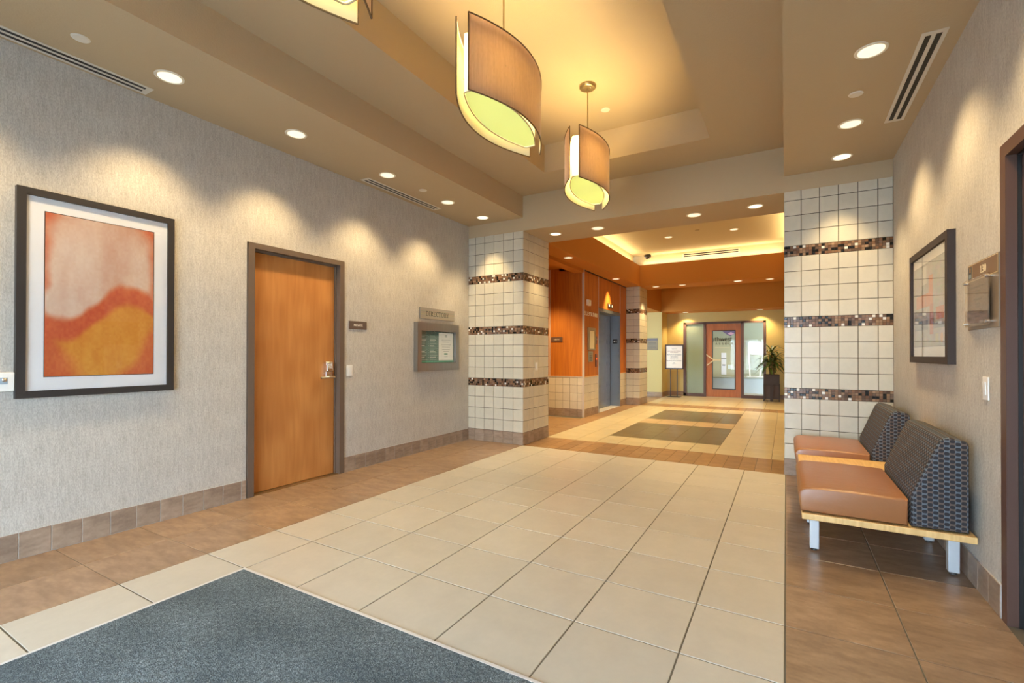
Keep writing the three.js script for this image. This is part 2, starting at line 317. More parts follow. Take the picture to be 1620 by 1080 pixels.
{
  const c = structGroup('wall_column_far', 'far narrow tiled column beyond the elevator', 'column');
  part(c, 'column_core', bx(-3.9, XC - 0.005, 0, 2.87, ZL - 0.005, ZL2), M.groutWall);
  tiledFace(c, '+z', [XE, -3.205, XC], ZL, 2.86);
  tiledFace(c, '+x', steps(ZL, ZL2, 0.18), XC, 2.86);
}
struct('wall_column_far_right', bx(XS, 1.2, 0, 2.87, ZL, ZL2), M.yellow, 'plain pier opposite the far tiled column', 'wall');
/* far vestibule */
const ZP = -14.0, ZD = -14.7, XV = -3.1;
struct('ceiling_vestibule', bx(-5.0, 1.2, 3.2, 3.4, ZL2, ZD), M.orange, 'ceiling of the far vestibule', 'ceiling');
struct('ceiling_vestibule_soffit', [bx(-5.0, XV - 0.02, 2.44, 3.2, ZL2, ZP), bx(-5.0, 1.2, 2.44, 3.2, ZP, ZD - 0.02)], M.orange, 'lowered orange soffit in front of the suite door', 'ceiling');
struct('wall_vestibule_left', [bx(-4.75, XV, 0, 2.5, ZP, ZD)], M.yellow, 'yellow wall carrying the suite plaque', 'wall');
struct('wall_vestibule_side', bx(-4.9, -4.6, 0, 3.3, ZL2, ZD), M.yellow, 'yellow side wall of the vestibule', 'wall');
struct('wall_vestibule_right', bx(0.28, 0.5, 0, 3.3, ZL2, ZD), M.yellow, 'yellow right wall of the vestibule', 'wall');
struct('wall_far', [bx(XV, -2.63, 0, 2.5, ZD, ZD - 0.15), bx(-0.47, 0.5, 0, 2.5, ZD, ZD - 0.15), bx(-2.63, -0.47, 2.165, 2.5, ZD, ZD - 0.15)], M.yellow, 'yellow end wall around the glazed suite entrance', 'wall');
{
  const b = structGroup('baseboard_vestibule', 'tan tile baseboard of the far vestibule', 'baseboard');
  for (const [a, c] of [[-4.6, -4.1], [-4.1, -3.6], [-3.6, XV]]) putTile(b, 'base_tile', '+z', a, c, 0, 0.13, ZP + 0.008, M.bandTile, 0.002, 0.012);
  putTile(b, 'base_tile', '+x', ZP, ZD + 0.01, 0, 0.13, XV + 0.008, M.bandTile, 0.002, 0.012);
  putTile(b, 'base_tile', '+z', XV, -2.63, 0, 0.13, ZD + 0.008, M.bandTile, 0.002, 0.012);
  putTile(b, 'base_tile', '+z', -0.47, 0.28, 0, 0.13, ZD + 0.008, M.bandTile, 0.002, 0.012);
}
/* suite behind the glass */
const ZS = -17.4;
M.suite = paint(0.46, 0.46, 0.32);
struct('wall_suite', [bx(-4.6, 1.6, 0, 2.7, ZS, ZS - 0.15), bx(-4.75, -4.6, 0, 2.7, ZD - 0.15, ZS), bx(1.6, 1.75, 0, 2.7, ZD - 0.15, ZS)], M.suite, 'pale green walls of the suite behind the glass', 'wall');
struct('ceiling_suite', bx(-4.75, 1.75, 2.6, 2.75, ZD - 0.15, ZS - 0.15), M.white, 'white ceiling of the suite', 'ceiling');
struct('floor_suite', bx(-4.75, 1.75, -0.1, 0.0, ZD - 0.02, ZS - 0.15), std({ color: lin(0.36, 0.36, 0.30), roughness: 0.4 }), 'grey green floor of the suite', 'floor');

/* ------------------------------------------------------------------ floors */
const XT = [XC - 0.008, -2.668, -2.217, -1.76, -1.30, -0.842, -0.381, -0.005];
const ZT = []; for (let k = -6; k <= 10; k++) ZT.push(-2.027 + 0.444 * (2 - k) - 0.888);   // ... grid through z = -2.027
{
  const f = structGroup('floor', 'entrance floor of large cream tiles with brown tile borders', 'floor');
  part(f, 'floor_bed', bx(XL - 0.2, XR + 0.2, -0.12, -0.0028, ZF + 0.2, -6.32), M.grout);
  const zr = []; for (let k = 0; k < 14; k++) zr.push(-5.576 + 0.4437 * k);
  const MX0 = -2.668, MX1 = -0.381, MZ = -1.583;
  for (let j = 0; j + 1 < zr.length; j++) {
    const z0 = zr[j], z1 = zr[j + 1];
    for (let i = 0; i + 1 < XT.length; i++) {
      if ((z0 + z1) / 2 > MZ && XT[i] > MX0 - 0.1 && XT[i + 1] < MX1 + 0.1) continue;
      putTile(f, 'floor_tile', 'up', XT[i], XT[i + 1], z0, z1, 0, M.floorTile, 0.007);
    }
    for (const [a, c] of [[XL, -3.524], [-3.524, XT[0]]]) putTile(f, 'brown_floor_tile', 'up', a, c, z0, z1, 0, M.brownTile, 0.004);
    for (const [a, c] of [[XT[7], 0.455], [0.455, XR]]) putTile(f, 'brown_floor_tile', 'up', a, c, z0, z1, 0, M.brownTile, 0.006);
  }
  const bl = []; for (let k = -1; k < 22; k++) bl.push(-0.138 + 0.1525 - 0.1525 * (k + 1)); bl[0] = -0.01;
  for (let k = 0; k + 1 < bl.length; k++) if (bl[k + 1] > -3.2) putTile(f, 'band_tile', 'up', Math.max(bl[k + 1], XC), bl[k], -5.576, -6.315, 0, M.bandTile, 0.005);
}
{
  const f = structGroup('floor_lobby', 'elevator lobby floor of small cream tiles with dark tile panels', 'floor');
  part(f, 'floor_bed', bx(-5.0, 1.3, -0.12, -0.0028, -6.3, -12.2), M.grout);
  const xs = [-0.012, -0.148]; let x = -0.148; while (x > -2.7) { x -= 0.3075; xs.push(x); } xs[xs.length - 1] = XC - 0.005;
  const PX0 = xs[3 + 5], PX1 = xs[3];                                   // five columns under the dark panels
  const zs = [-6.315, -6.62, -6.92, -7.244, -7.568, -7.892, -8.216, -8.54, -8.835, -9.13, -9.456, -9.782, -10.108, -10.434, -10.76, -11.08, -11.4];
  for (let j = 0; j + 1 < zs.length; j++) for (let i = 0; i + 1 < xs.length; i++) {
    const zc = (zs[j] + zs[j + 1]) / 2, xc = (xs[i] + xs[i + 1]) / 2, inX = xc > PX0 && xc < PX1;
    const dark = inX && ((zc < -6.92 && zc > -8.54) || (zc < -9.13 && zc > -10.76));
    putTile(f, dark ? 'dark_floor_tile' : 'floor_tile', 'up', xs[i], xs[i + 1], zs[j], zs[j + 1], 0, dark ? M.darkTile : inX && zc < -8.5 && zc > -9.2 ? M.tanTile : M.lobbyTile, dark ? 0.0025 : 0.005);
  }
  const lz = steps(-6.36, -11.4, 0.42);
  for (let j = 0; j + 1 < lz.length; j++) { putTile(f, 'brown_floor_tile', 'up', XE, XC - 0.005, lz[j], lz[j + 1], 0, M.bandTile, 0.004); if (lz[j + 1] > ZW) for (const [a, c] of [[-4.6, -4.2], [-4.2, -3.8], [-3.8, XE]]) putTile(f, 'brown_floor_tile', 'up', a, c, lz[j], lz[j + 1], 0, M.bandTile, 0.004); }
  for (let k = 0; k < 20; k++) putTile(f, 'band_tile', 'up', -0.01 - 0.152 * k, -0.01 - 0.152 * (k + 1), -11.4, -12.03, 0, M.bandTile, 0.004);
}
{
  const f = structGroup('floor_vestibule', 'far vestibule floor of wide cream tiles', 'floor');
  part(f, 'floor_bed', bx(-5.0, 1.3, -0.12, -0.004, -12.02, -14.9), M.grout);
  for (const [a, c] of [[-0.01, -0.42], [-0.42, -1.02], [-1.02, -1.62], [-1.62, -2.22], [-2.22, -2.8], [-2.8, XC]]) for (let j = 0; j < 6; j++) putTile(f, 'floor_tile', 'up', a, c, -12.03 - 0.445 * j, -12.03 - 0.445 * (j + 1), 0, M.lobbyTile, 0.005);
  for (let j = 0; j < 5; j++) for (const [a, c] of [[-4.6, -3.8], [-3.8, XC]]) putTile(f, 'brown_floor_tile', 'up', a, c, -12.03 - 0.445 * j, -12.03 - 0.445 * (j + 1), 0, M.bandTile, 0.005);
}
/* baseboards of the hall */
{
  const b = structGroup('baseboard_left', 'brown tile baseboard along the left wall', 'baseboard');
  for (const [z0, z1] of [[0.6, -2.345], [-3.362, ZC + 0.004]]) { const l = z0 > 0 ? [-2.345] : steps(z0, z1, 0.1475); if (z0 > 0) { l.length = 0; l.push(-2.345, -2.302); let q = -2.302 + 0.1475; while (q < 0.6) { l.push(q); q += 0.1475; } }
    for (let i = 0; i + 1 < l.length; i++) putTile(b, 'base_tile', '+x', l[i], l[i + 1], 0, 0.157, XL + 0.008, M.baseTile, 0.004, 0.014); }
  part(b, 'base_grout', [bx(XL - 0.02, XL + 0.005, 0, 0.156, 0.6, -2.345), bx(XL - 0.02, XL + 0.005, 0, 0.156, -3.362, ZC)], std({ color: lin(0.5, 0.49, 0.48), roughness: 0.9 }));
}
{
  const b = structGroup('baseboard_right', 'brown tile baseboard along the right wall', 'baseboard');
  const l = steps(-3.04, ZC + 0.004, 0.148); for (let i = 0; i + 1 < l.length; i++) putTile(b, 'base_tile', '-x', l[i], l[i + 1], 0, 0.155, XR - 0.008, M.baseTile, 0.004, 0.014);
  part(b, 'base_grout', bx(XR - 0.005, XR + 0.02, 0, 0.154, -3.04, ZC), std({ color: lin(0.5, 0.49, 0.48), roughness: 0.9 }));
}

/* ================================================================== OBJECTS */
/* entrance mat */
{
  const t = thing('entrance_mat', 'dark blue grey looped carpet mat set into the entrance floor', 'mat', [-1.525, 0, 0]);
  part(t, 'carpet', bx(-1.128, 1.128, -0.004, 0.004, 1.0, -1.567), M.carpet);
  part(t, 'edge_strip', [bx(-1.143, -1.128, -0.004, 0.005, 1.0, -1.583), bx(1.128, 1.143, -0.004, 0.005, 1.0, -1.583), bx(-1.128, 1.128, -0.004, 0.005, -1.567, -1.583)], std({ color: lin(0.68, 0.68, 0.69), roughness: 0.4, metalness: 0.3 }), 'pale metal edge strip');
}
/* left door */
{
  const d = structGroup('door_1', 'closed honey coloured wooden door in a brown metal frame marked private', 'door');
  const z0 = -2.352, z1 = -3.358, top = 2.168, jw = 0.055;
  part(d, 'door_frame', [bx(XL - 0.15, XL + 0.014, 0, top, z0, z0 - jw), bx(XL - 0.15, XL + 0.014, 0, top, z1, z1 + jw), bx(XL - 0.15, XL + 0.014, top - jw + 0.008, top, z0 - jw, z1 + jw),
    bx(XL - 0.15, XL - 0.085, 0, top - jw, z1 + jw, z1 + jw + 0.012)], M.frame);
  part(d, 'door_stop', [bx(XL - 0.055, XL - 0.04, 0, top - jw, z1 + jw, z1 + jw + 0.014), bx(XL - 0.06, XL - 0.04, top - jw - 0.01, top - jw + 0.01, z0 - jw, z1 + jw)], M.frame);
  const leaf = part(d, 'door_leaf', bx(XL - 0.105, XL - 0.06, 0.008, top - jw - 0.004, z0 - jw - 0.003, z1 + jw + 0.016), M.doorWood);
  const xl = XL - 0.06;
  part(d, 'threshold', bx(XL - 0.15, XL, -0.003, 0.004, z0 - jw, z1 + jw), M.bronze);
  // lever lock with keypad
  const lz = -3.2;
  const body = new THREE.Shape(); body.moveTo(0, -0.075); body.lineTo(0.03, -0.075); body.lineTo(0.034, -0.01); body.lineTo(0.05, 0.0); body.lineTo(0.044, 0.07); body.quadraticCurveTo(0.042, 0.082, 0.03, 0.082); body.lineTo(0, 0.082); body.closePath();
  const bg = new THREE.ExtrudeGeometry(body, { depth: 0.062, bevelEnabled: true, bevelThickness: 0.006, bevelSize: 0.004, bevelSegments: 2 }); bg.translate(0, 0, -0.031);
  part(leaf, 'keypad_lock', uvBox(bg).translate(xl + 0.004, 1.055, lz), M.chrome, 'silver keypad lock');
  const keys = []; for (let r = 0; r < 4; r++) for (let c = 0; c < 3; c++) { const g = rb(0.006, 0.010, 0.012, 0.002); g.rotateZ(0.07); keys.push(g.translate(xl + 0.0535 - r * 0.0002 - (r > 2 ? 0.001 : 0), 1.063 + r * 0.0175, lz + (c - 1) * 0.017)); }
  part(leaf, 'keypad_buttons', keys, M.white);
  const lev = tube([[xl + 0.03, 0.985, lz - 0.06], [xl + 0.06, 0.987, lz - 0.05], [xl + 0.068, 0.988, lz], [xl + 0.066, 0.986, lz + 0.07], [xl + 0.058, 0.984, lz + 0.11]], 0.0115, 24, 10);
  part(leaf, 'lever_handle', [uvBox(lev), uvBox(bar([xl, 0.988, lz], [xl + 0.066, 0.988, lz], 0.014))], M.chrome, 'silver lever handle');
}
/* right door, in the near right corner */
{
  const d = structGroup('door_2', 'dark brown door in a reddish brown frame on the right wall', 'door');
  const z0 = -3.038, z1 = -2.0, top = 2.185, jw = 0.062;
  part(d, 'door_frame', [bx(XR - 0.003, XR + 0.16, 0, top, z0, z0 + jw), bx(XR - 0.003, XR + 0.16, 0, top, z1 - jw, z1), bx(XR - 0.003, XR + 0.16, top - jw, top, z0 + jw, z1 - jw)], M.frameR);
  part(d, 'door_stop', [bx(XR + 0.05, XR + 0.085, 0, top - jw, z0 + jw, z0 + jw + 0.014), bx(XR + 0.05, XR + 0.085, top - jw - 0.014, top - jw, z0 + jw, z1 - jw)], M.frameR);
  part(d, 'gasket', [bx(XR + 0.036, XR + 0.05, 0, top - jw, z0 + jw, z0 + jw + 0.006), bx(XR + 0.036, XR + 0.05, top - jw - 0.006, top - jw, z0 + jw, z1 - jw)], M.black);
  part(d, 'door_leaf', bx(XR + 0.085, XR + 0.13, 0.008, top - jw, z0 + jw + 0.003, z1 - jw - 0.003), std({ color: lin(0.10, 0.055, 0.05), roughness: 0.35 }));
}
/* recessed downlights */
const ringG = new THREE.LatheGeometry([[0.066, -0.001], [0.069, -0.0045], [0.079, -0.0055], [0.084, -0.003], [0.085, 0.0005]].map((p) => new THREE.Vector2(...p)), 40);
const lensG = new THREE.CylinderGeometry(0.0675, 0.0675, 0.003, 36).translate(0, -0.0018, 0);
const lensBright = std({ color: lin(0.9, 0.88, 0.8), emissive: lin(1.0, 0.9, 0.66), emissiveIntensity: 1.7, roughness: 0.5 });
function downlight([x, y, z], label, group, cd, angle = 0.88, bright = false, s = 1, pen = 0.42) {
  const t = thing('recessed_downlight', label, 'ceiling light', [x, y, z], 0, group);
  const r = part(t, 'trim_ring', ringG, M.ring), l = part(t, 'lens', lensG, bright ? lensBright : M.lens); r.scale.set(s, 1, s); l.scale.set(s, 1, s);
  const sp = new THREE.SpotLight(LAMP, cd, 0, angle, pen, 2); sp.position.set(0, -0.03, 0); sp.target.position.set(0, -2, 0); sp.castShadow = true; sp.shadow.radius = 3; t.add(sp, sp.target);
  return t;
}
for (const [z, w] of [[-0.55, 'nearest the entrance glazing'], [-1.573, 'above the large framed print'], [-2.51, 'above the wooden door'], [-3.555, 'at the near end of the short vent'], [-4.555, 'at the far end of the short vent']]) downlight([-3.532, 3.05, z], 'round recessed downlight in the left soffit ' + w, 'downlights of the left soffit', K.down);
downlight([-3.52, 3.05, -5.298], 'bright round downlight over the left tiled column face', undefined, K.accent * 0.55, 0.62, true);
for (const [z, w] of [[-2.5, 'above the dark brown door'], [-3.521, 'beside the near end of the wide vent'], [-4.565, 'beside the far end of the wide vent']]) downlight([0.444, 3.04, z], 'round recessed downlight in the right soffit ' + w, 'downlights of the right soffit', K.down);
downlight([0.447, 3.04, -5.285], 'bright round downlight over the right tiled column face', undefined, K.accent * 0.55, 0.62, true);
downlight([-2.744, 2.875, -5.943], 'bright downlight under the beam header beside the left column', undefined, K.accent * 0.5, 0.6, true);
for (const [x, w] of [[-2.137, 'left'], [-0.943, 'right']]) downlight([x, 2.875, -5.945], 'larger dim beam header downlight, second from the ' + w + ' tiled column', 'middle downlights of the beam header', K.down * 0.6, 0.7, false, 1.05);
downlight([-0.293, 2.875, -5.93], 'bright downlight under the beam header beside the right column', undefined, K.accent * 0.5, 0.6, true);
for (const [x, w] of [[-2.07, 'on the elevator side'], [-0.857, 'on the planter side']]) for (const [z, q] of [[-9.95, 'near the far header'], [-7.9, 'near the beam header']]) downlight([x, 3.61, z], `small lobby ceiling downlight ${w} ${q}`, 'downlights of the lobby ceiling', K.lobby, 0.8);
downlight([-3.2, 2.86, -7.444], 'downlight in the orange soffit above the alcove mouth', undefined, K.lobby, 0.8);
downlight([-3.2, 2.86, -10.048], 'downlight in the orange soffit above the elevator door', undefined, K.lobby * 1.1, 0.6);
downlight([-3.95, 2.917, -7.9], 'downlight inside the alcove washing the wood panel', undefined, K.lobby * 1.2, 0.8);
for (const [x, w] of [[-2.73, 'beside the far tiled column'], [-2.117, 'second from the far tiled column'], [-0.299, 'on the planter side']]) downlight([x, 2.86, -11.69], 'small downlight under the far orange header ' + w, 'small downlights of the far header', K.lobby * 0.7, 0.75);
downlight([-0.928, 2.86, -11.66], 'bright glaring downlight under the far orange header', undefined, K.lobby * 0.9, 0.75, true, 1.1);
for (const [x, w] of [[-2.528, 'frosted sidelight'], [-0.607, 'clear sidelight']]) downlight([x, 2.44, -14.47], 'downlight in the vestibule soffit over the ' + w, 'downlights of the vestibule soffit', K.lobby * 0.5, 1.05);
for (const [x, z, w] of [[-2.1, -16.2, 'frosted'], [-0.4, -16.2, 'clear']]) downlight([x, 2.6, z], `ceiling light inside the suite behind the ${w} sidelight`, 'lights inside the suite', K.lobby * 0.45, 1.1);
downlight([-1.5, 3.2, -13.0], 'downlight in the vestibule ceiling above the cream floor', undefined, K.lobby * 0.6, 0.8);
/* sprinkler cover plates */
const capG = new THREE.LatheGeometry([[0, -0.006], [0.036, -0.006], [0.041, -0.004], [0.042, 0]].map((p) => new THREE.Vector2(...p)), 32);
for (const [x, y, z, l] of [[-3.545, 3.05, -1.12, 'round white sprinkler cover plate in the left soffit beside the long vent'], [-3.515, 3.05, -4.083, 'round white sprinkler cover plate in the left soffit beside the short vent'], [0.425, 3.04, -4.06, 'round white sprinkler cover plate in the right soffit'], [-1.558, 3.66, -4.555, 'round white sprinkler cover plate in the pendant coffer'], [-1.475, 3.61, -9.665, 'small dark sprinkler cover in the lobby ceiling']]) {
  const t = thing('sprinkler_cover', l, 'sprinkler', [x, y, z]); const m = l.includes('dark') ? M.bronze : M.vent;
  part(t, 'cover_plate', capG, m); part(t, 'mounting_ring', new THREE.TorusGeometry(0.043, 0.002, 6, 32).rotateX(Math.PI / 2), m);
}
/* linear slot diffusers */
function slotVent(label, len, wid, place) {
  const t = thing('slot_vent', label, 'vent'); const e = wid * 0.18, s = wid * 0.23, m = wid - 2 * e - 2 * s, h = 0.0025;
  const w2 = wid / 2, l2 = len / 2;
  part(t, 'vent_frame', [bx(-w2, -w2 + e, -h, 0, -l2, l2), bx(w2 - e, w2, -h, 0, -l2, l2), bx(-w2 + e, w2 - e, -h, 0, -l2, -l2 + 0.035), bx(-w2 + e, w2 - e, -h, 0, l2 - 0.035, l2)], M.vent);
  part(t, 'centre_bar', bx(-m / 2, m / 2, -h, 0, -l2 + 0.035, l2 - 0.035), M.vent);
  for (const q of [-1, 1]) part(t, 'slot', bx(q * (m / 2 + s / 2) - s / 2, q * (m / 2 + s / 2) + s / 2, -0.0015, 0, -l2 + 0.035, l2 - 0.035), M.black, 'dark slot opening');
  place(t); return t;
}
slotVent('long white slot vent at the left wall edge of the soffit', 1.75, 0.125, (t) => t.position.set(-3.855, 3.05, -0.72));
slotVent('short white slot vent in the left soffit before the tiled column', 1.21, 0.118, (t) => t.position.set(-3.815, 3.05, -4.11));
slotVent('wide white slot vent in the right soffit above the artwork', 1.2, 0.12, (t) => t.position.set(0.73, 3.04, -4.08));
slotVent('white slot vent in the cream wall above the far orange header', 1.22, 0.105, (t) => { t.position.set(-1.485, 3.52, ZL - 0.14); t.quaternion.setFromRotationMatrix(new THREE.Matrix4().makeBasis(new THREE.Vector3(0, -1, 0), new THREE.Vector3(0, 0, -1), new THREE.Vector3(1, 0, 0))); });

/* pendants */
const fabA = vnoise(64, 4, 111), fabB = vnoise(60, 30, 112);
const lampMap = dataTex(512, 256, (u, v) => { const t = 0.6 * fabA(u * 2 % 1, v) + 0.4 * fabB(u, v); return mix([0.84, 0.69, 0.58], [0.91, 0.77, 0.66], t); }, true, 0.5, 0.5);
M.shade = phy({ map: lampMap, roughness: 0.9, transmission: 0.6, thickness: 0, side: THREE.DoubleSide });
M.liner = phy({ color: lin(0.86, 0.83, 0.66), roughness: 0.9, transmission: 0.3, thickness: 0, side: THREE.DoubleSide });
M.drum = phy({ color: lin(0.9, 0.87, 0.66), roughness: 0.95, transmission: 0.5, thickness: 0, emissive: lin(1, 0.92, 0.5), emissiveIntensity: 0.08, side: THREE.DoubleSide });
M.diffuser = phy({ color: lin(0.64, 0.71, 0.40), roughness: 0.95, transmission: 0.3, thickness: 0, emissive: lin(0.58, 0.66, 0.24), emissiveIntensity: 0.42, side: THREE.DoubleSide });
M.piping = std({ color: lin(0.17, 0.10, 0.045), roughness: 0.8 });
// one sheet bent along an arc in plan
function arcPts(side, bulge, end, half, n = 36) { const r = []; for (let i = 0; i <= n; i++) { const t = -1 + 2 * i / n; r.push([side * (end + bulge * (1 - t * t)), t * half]); } return r; }
function sheet(pts, y0, y1, flip) {
  const P = [], U = [], I = []; let s = 0;
  pts.forEach((p, i) => { if (i) s += Math.hypot(p[0] - pts[i - 1][0], p[1] - pts[i - 1][1]); P.push(p[0], y0, p[1], p[0], y1, p[1]); U.push(s, y0, s, y1); });
  for (let i = 0; i + 1 < pts.length; i++) { const a = 2 * i; I.push(...(flip ? [a, a + 2, a + 1, a + 1, a + 2, a + 3] : [a, a + 1, a + 2, a + 1, a + 3, a + 2])); }
  const g = new THREE.BufferGeometry(); g.setAttribute('position', new THREE.Float32BufferAttribute(P, 3)); g.setAttribute('uv', new THREE.Float32BufferAttribute(U, 2)); g.setIndex(I); g.computeVertexNormals(); return g;
}
function makePendant() {
  const t = thing('pendant_light', 'oval tan fabric pendant lamp hanging beside the beam header', 'pendant lamp', [0, 0, 0], 0, 'pendant lamps of the coffer');
  const yb = 2.66, yt = 3.085, half = 0.475;
  for (const s of [-1, 1]) {
    const sh = part(t, 'shade_panel', sheet(arcPts(s, 0.145, 0.04, half), yb, yt, s < 0), M.shade, 'tan fabric outer panel');
    part(sh, 'inner_lining', sheet(arcPts(s, 0.145, 0.037, half - 0.001), yb + 0.002, yt - 0.002, s > 0), M.liner, 'cream inner lining');
    const e = arcPts(s, 0.145, 0.04, half, 20), pip = [];
    for (const y of [yb, yt]) pip.push(tube(e.map((p) => [p[0], y, p[1]]), 0.0045, 48, 6));
    for (const p of [e[0], e[e.length - 1]]) pip.push(bar([p[0], yb, p[1]], [p[0], yt, p[1]], 0.0045, 6));
    part(sh, 'edge_piping', pip, M.piping, 'brown edge binding');
  }
  const inner = [...arcPts(1, 0.098, 0.036, 0.40, 28), ...arcPts(-1, 0.098, 0.036, 0.40, 28).reverse()]; inner.push(inner[0]);
  part(t, 'drum', sheet(inner, yb + 0.035, yt - 0.05, false), M.drum, 'glowing cream inner drum');
  const ds = new THREE.Shape(inner.slice(0, -1).map((p) => new THREE.Vector2(p[0] * 0.985, -p[1] * 0.985)));
  const dg = new THREE.ExtrudeGeometry(ds, { depth: 0.004, bevelEnabled: false }); dg.rotateX(-Math.PI / 2).translate(0, yb + 0.042, 0);
  part(t, 'diffuser', dg, M.diffuser, 'yellow green bottom diffuser');
  part(t, 'rim', tube(inner.map((p) => [p[0], yb + 0.036, p[1]]), 0.004, 90, 6), std({ color: lin(0.45, 0.36, 0.24), roughness: 0.7 }));
  for (const z of [-0.24, 0.24]) for (const s of [-1, 1]) part(t, 'bracket', bar([s * (0.036 + 0.098 * (1 - (z / 0.4) ** 2)), yt - 0.2, z], [s * (0.04 + 0.145 * (1 - (z / 0.475) ** 2)), yt - 0.2, z], 0.004, 6), M.bronze);
  part(t, 'spider_bar', bar([-0.11, yt - 0.06, 0], [0.11, yt - 0.06, 0], 0.006, 8), M.bronze);
  part(t, 'rod', bar([0, yt - 0.06, 0], [0, 3.65, 0], 0.0055, 10), M.bronze, 'thin brass rod');
  const cn = new THREE.LatheGeometry([[0, -0.032], [0.06, -0.03], [0.072, -0.024], [0.076, -0.012], [0.076, 0]].map((p) => new THREE.Vector2(...p)), 36); cn.translate(0, 3.66, 0);
  const cp = part(t, 'canopy', cn, M.bronze, 'round brass ceiling canopy');
  for (const x of [-0.03, 0.03]) part(cp, 'screw', new THREE.SphereGeometry(0.006, 8, 6).translate(x, 3.629, 0.02), M.chrome);
  for (const z of [-0.22, 0.22]) { const p = new THREE.PointLight(LAMP, K.pendant, 0, 2); p.position.set(0, 2.93, z); p.castShadow = true; p.shadow.radius = 2; t.add(p); }
  return t;
}
{
  const p = makePendant(); p.position.set(-1.557, 0, -4.06); p.rotation.y = 0.14;
  for (const z of [-2.58, -0.975]) { const c = p.clone(); c.name = numbered('pendant_light'); c.position.set(-1.557, 0, z); c.rotation.y = 0.045; c.userData = { ...p.userData, label: z < -2 ? 'oval tan fabric pendant lamp hanging in the middle of the coffer' : 'oval tan fabric pendant lamp hanging above the entrance mat' }; scene.add(c); }
}
/* cove strip lights of the lobby */
function cove(label, w, x, z, turn) {
  const t = thing('cove_strip_light', label, 'cove light', [x, 3.372, z], turn, 'hidden cove strips of the lobby');
  part(t, 'housing', bx(-w / 2, w / 2, -0.012, 0, -0.03, 0.03), M.white); part(t, 'glow_strip', bx(-w / 2, w / 2, 0, 0.006, -0.012, 0.012), M.lens);
  const a = new THREE.RectAreaLight(LAMP, K.cove, w, 0.05); a.position.set(0, 0.012, 0); a.rotation.x = Math.PI / 2; t.add(a); return t;
}
cove('long strip light lying on the left orange soffit ledge', 4.6, -3.13, -8.9, Math.PI / 2);
cove('strip light lying on the far orange header ledge', 2.9, -1.53, ZL - 0.07, 0);
cove('long strip light lying on the right orange soffit ledge', 4.6, 0.07, -8.9, Math.PI / 2);

/* ------------------------------------------------------------------ left wall things */
// abstract print
const washA = vnoise(5, 4, 121), washB = vnoise(14, 10, 122), washC = vnoise(50, 60, 123), washD = vnoise(3, 9, 124);
const printMap = dataTex(384, 512, (u, v) => {
  const n = washA(u * 0.98, v * 0.98), f = washC(u * 0.99, v * 0.99), b = washB(u * 0.98, v * 0.98), d = washD(u * 0.97, v * 0.97);
  const wave = v + 0.10 * Math.sin(u * 5.2 + 0.7) + 0.06 * (n - 0.5) - 0.05 * u;
  const low = mix([0.74, 0.46, 0.13], [0.80, 0.57, 0.23], 0.6 * b + 0.4 * f), red = mix([0.69, 0.28, 0.16], [0.76, 0.40, 0.22], 0.5 * b + 0.5 * f), up = mix([0.70, 0.52, 0.43], [0.82, 0.745, 0.68], 0.55 * n + 0.3 * b + 0.15 * f);
  const st = (a, c, x) => { const t = Math.max(0, Math.min(1, (x - a) / (c - a))); return t * t * (3 - 2 * t); };
  let c = mix(low, red, st(0.30, 0.36, wave)); c = mix(c, up, st(0.43, 0.50, wave + 0.03 * (b - 0.5)));
  const swirl = Math.hypot((u - 0.5) * 1.1, (v - 0.56) * 0.9) + 0.12 * (d - 0.5); c = mix(c, red, st(0.50, 0.62, swirl) * 0.85);
  return c;
}, true, 1, 1);
function framed(name, label, cat, w, h, fw, depth, matW, art, frameMat, matMat) {
  const t = thing(name, label, cat);     // faces +z, origin at the wall, centre
  const W = w / 2, H = h / 2; const rail = [bx(-W, W, H - fw, H, 0, depth), bx(-W, W, -H, -H + fw, 0, depth), bx(-W, -W + fw, -H + fw, H - fw, 0, depth), bx(W - fw, W, -H + fw, H - fw, 0, depth)];
  part(t, 'frame', rail, frameMat);
  part(t, 'mount_board', bx(-W + fw, W - fw, -H + fw, H - fw, 0.004, depth - 0.016), matMat);
  const aw = w - 2 * fw - 2 * matW[0], ah = h - 2 * fw - 2 * matW[1];
  const g = new THREE.PlaneGeometry(aw, ah); g.translate(0, 0, depth - 0.0145); const back = new THREE.BoxGeometry(aw, ah, 0.001).translate(0, 0, depth - 0.0155);
  const pr = part(t, 'print', g, art); part(pr, 'bevel_line', [bx(-aw / 2 - 0.004, aw / 2 + 0.004, ah / 2, ah / 2 + 0.004, depth - 0.0158, depth - 0.0145), bx(-aw / 2 - 0.004, aw / 2 + 0.004, -ah / 2 - 0.004, -ah / 2, depth - 0.0158, depth - 0.0145), bx(-aw / 2 - 0.004, -aw / 2, -ah / 2, ah / 2, depth - 0.0158, depth - 0.0145), bx(aw / 2, aw / 2 + 0.004, -ah / 2, ah / 2, depth - 0.0158, depth - 0.0145)], M.dark);
  part(t, 'glass', bx(-W + fw, W - fw, -H + fw, H - fw, depth - 0.011, depth - 0.009), M.paneArt);
  return t;
}
{
  const t = framed('framed_print', 'large framed abstract print in orange, red and pink with white mount', 'picture', 0.83, 1.26, 0.042, 0.035, [0.086, 0.084], std({ map: printMap, roughness: 0.8 }), M.dark, std({ color: lin(0.74, 0.74, 0.75), roughness: 0.9 }));
  t.position.set(XL, 1.582, -1.366); t.rotation.y = Math.PI / 2;
}
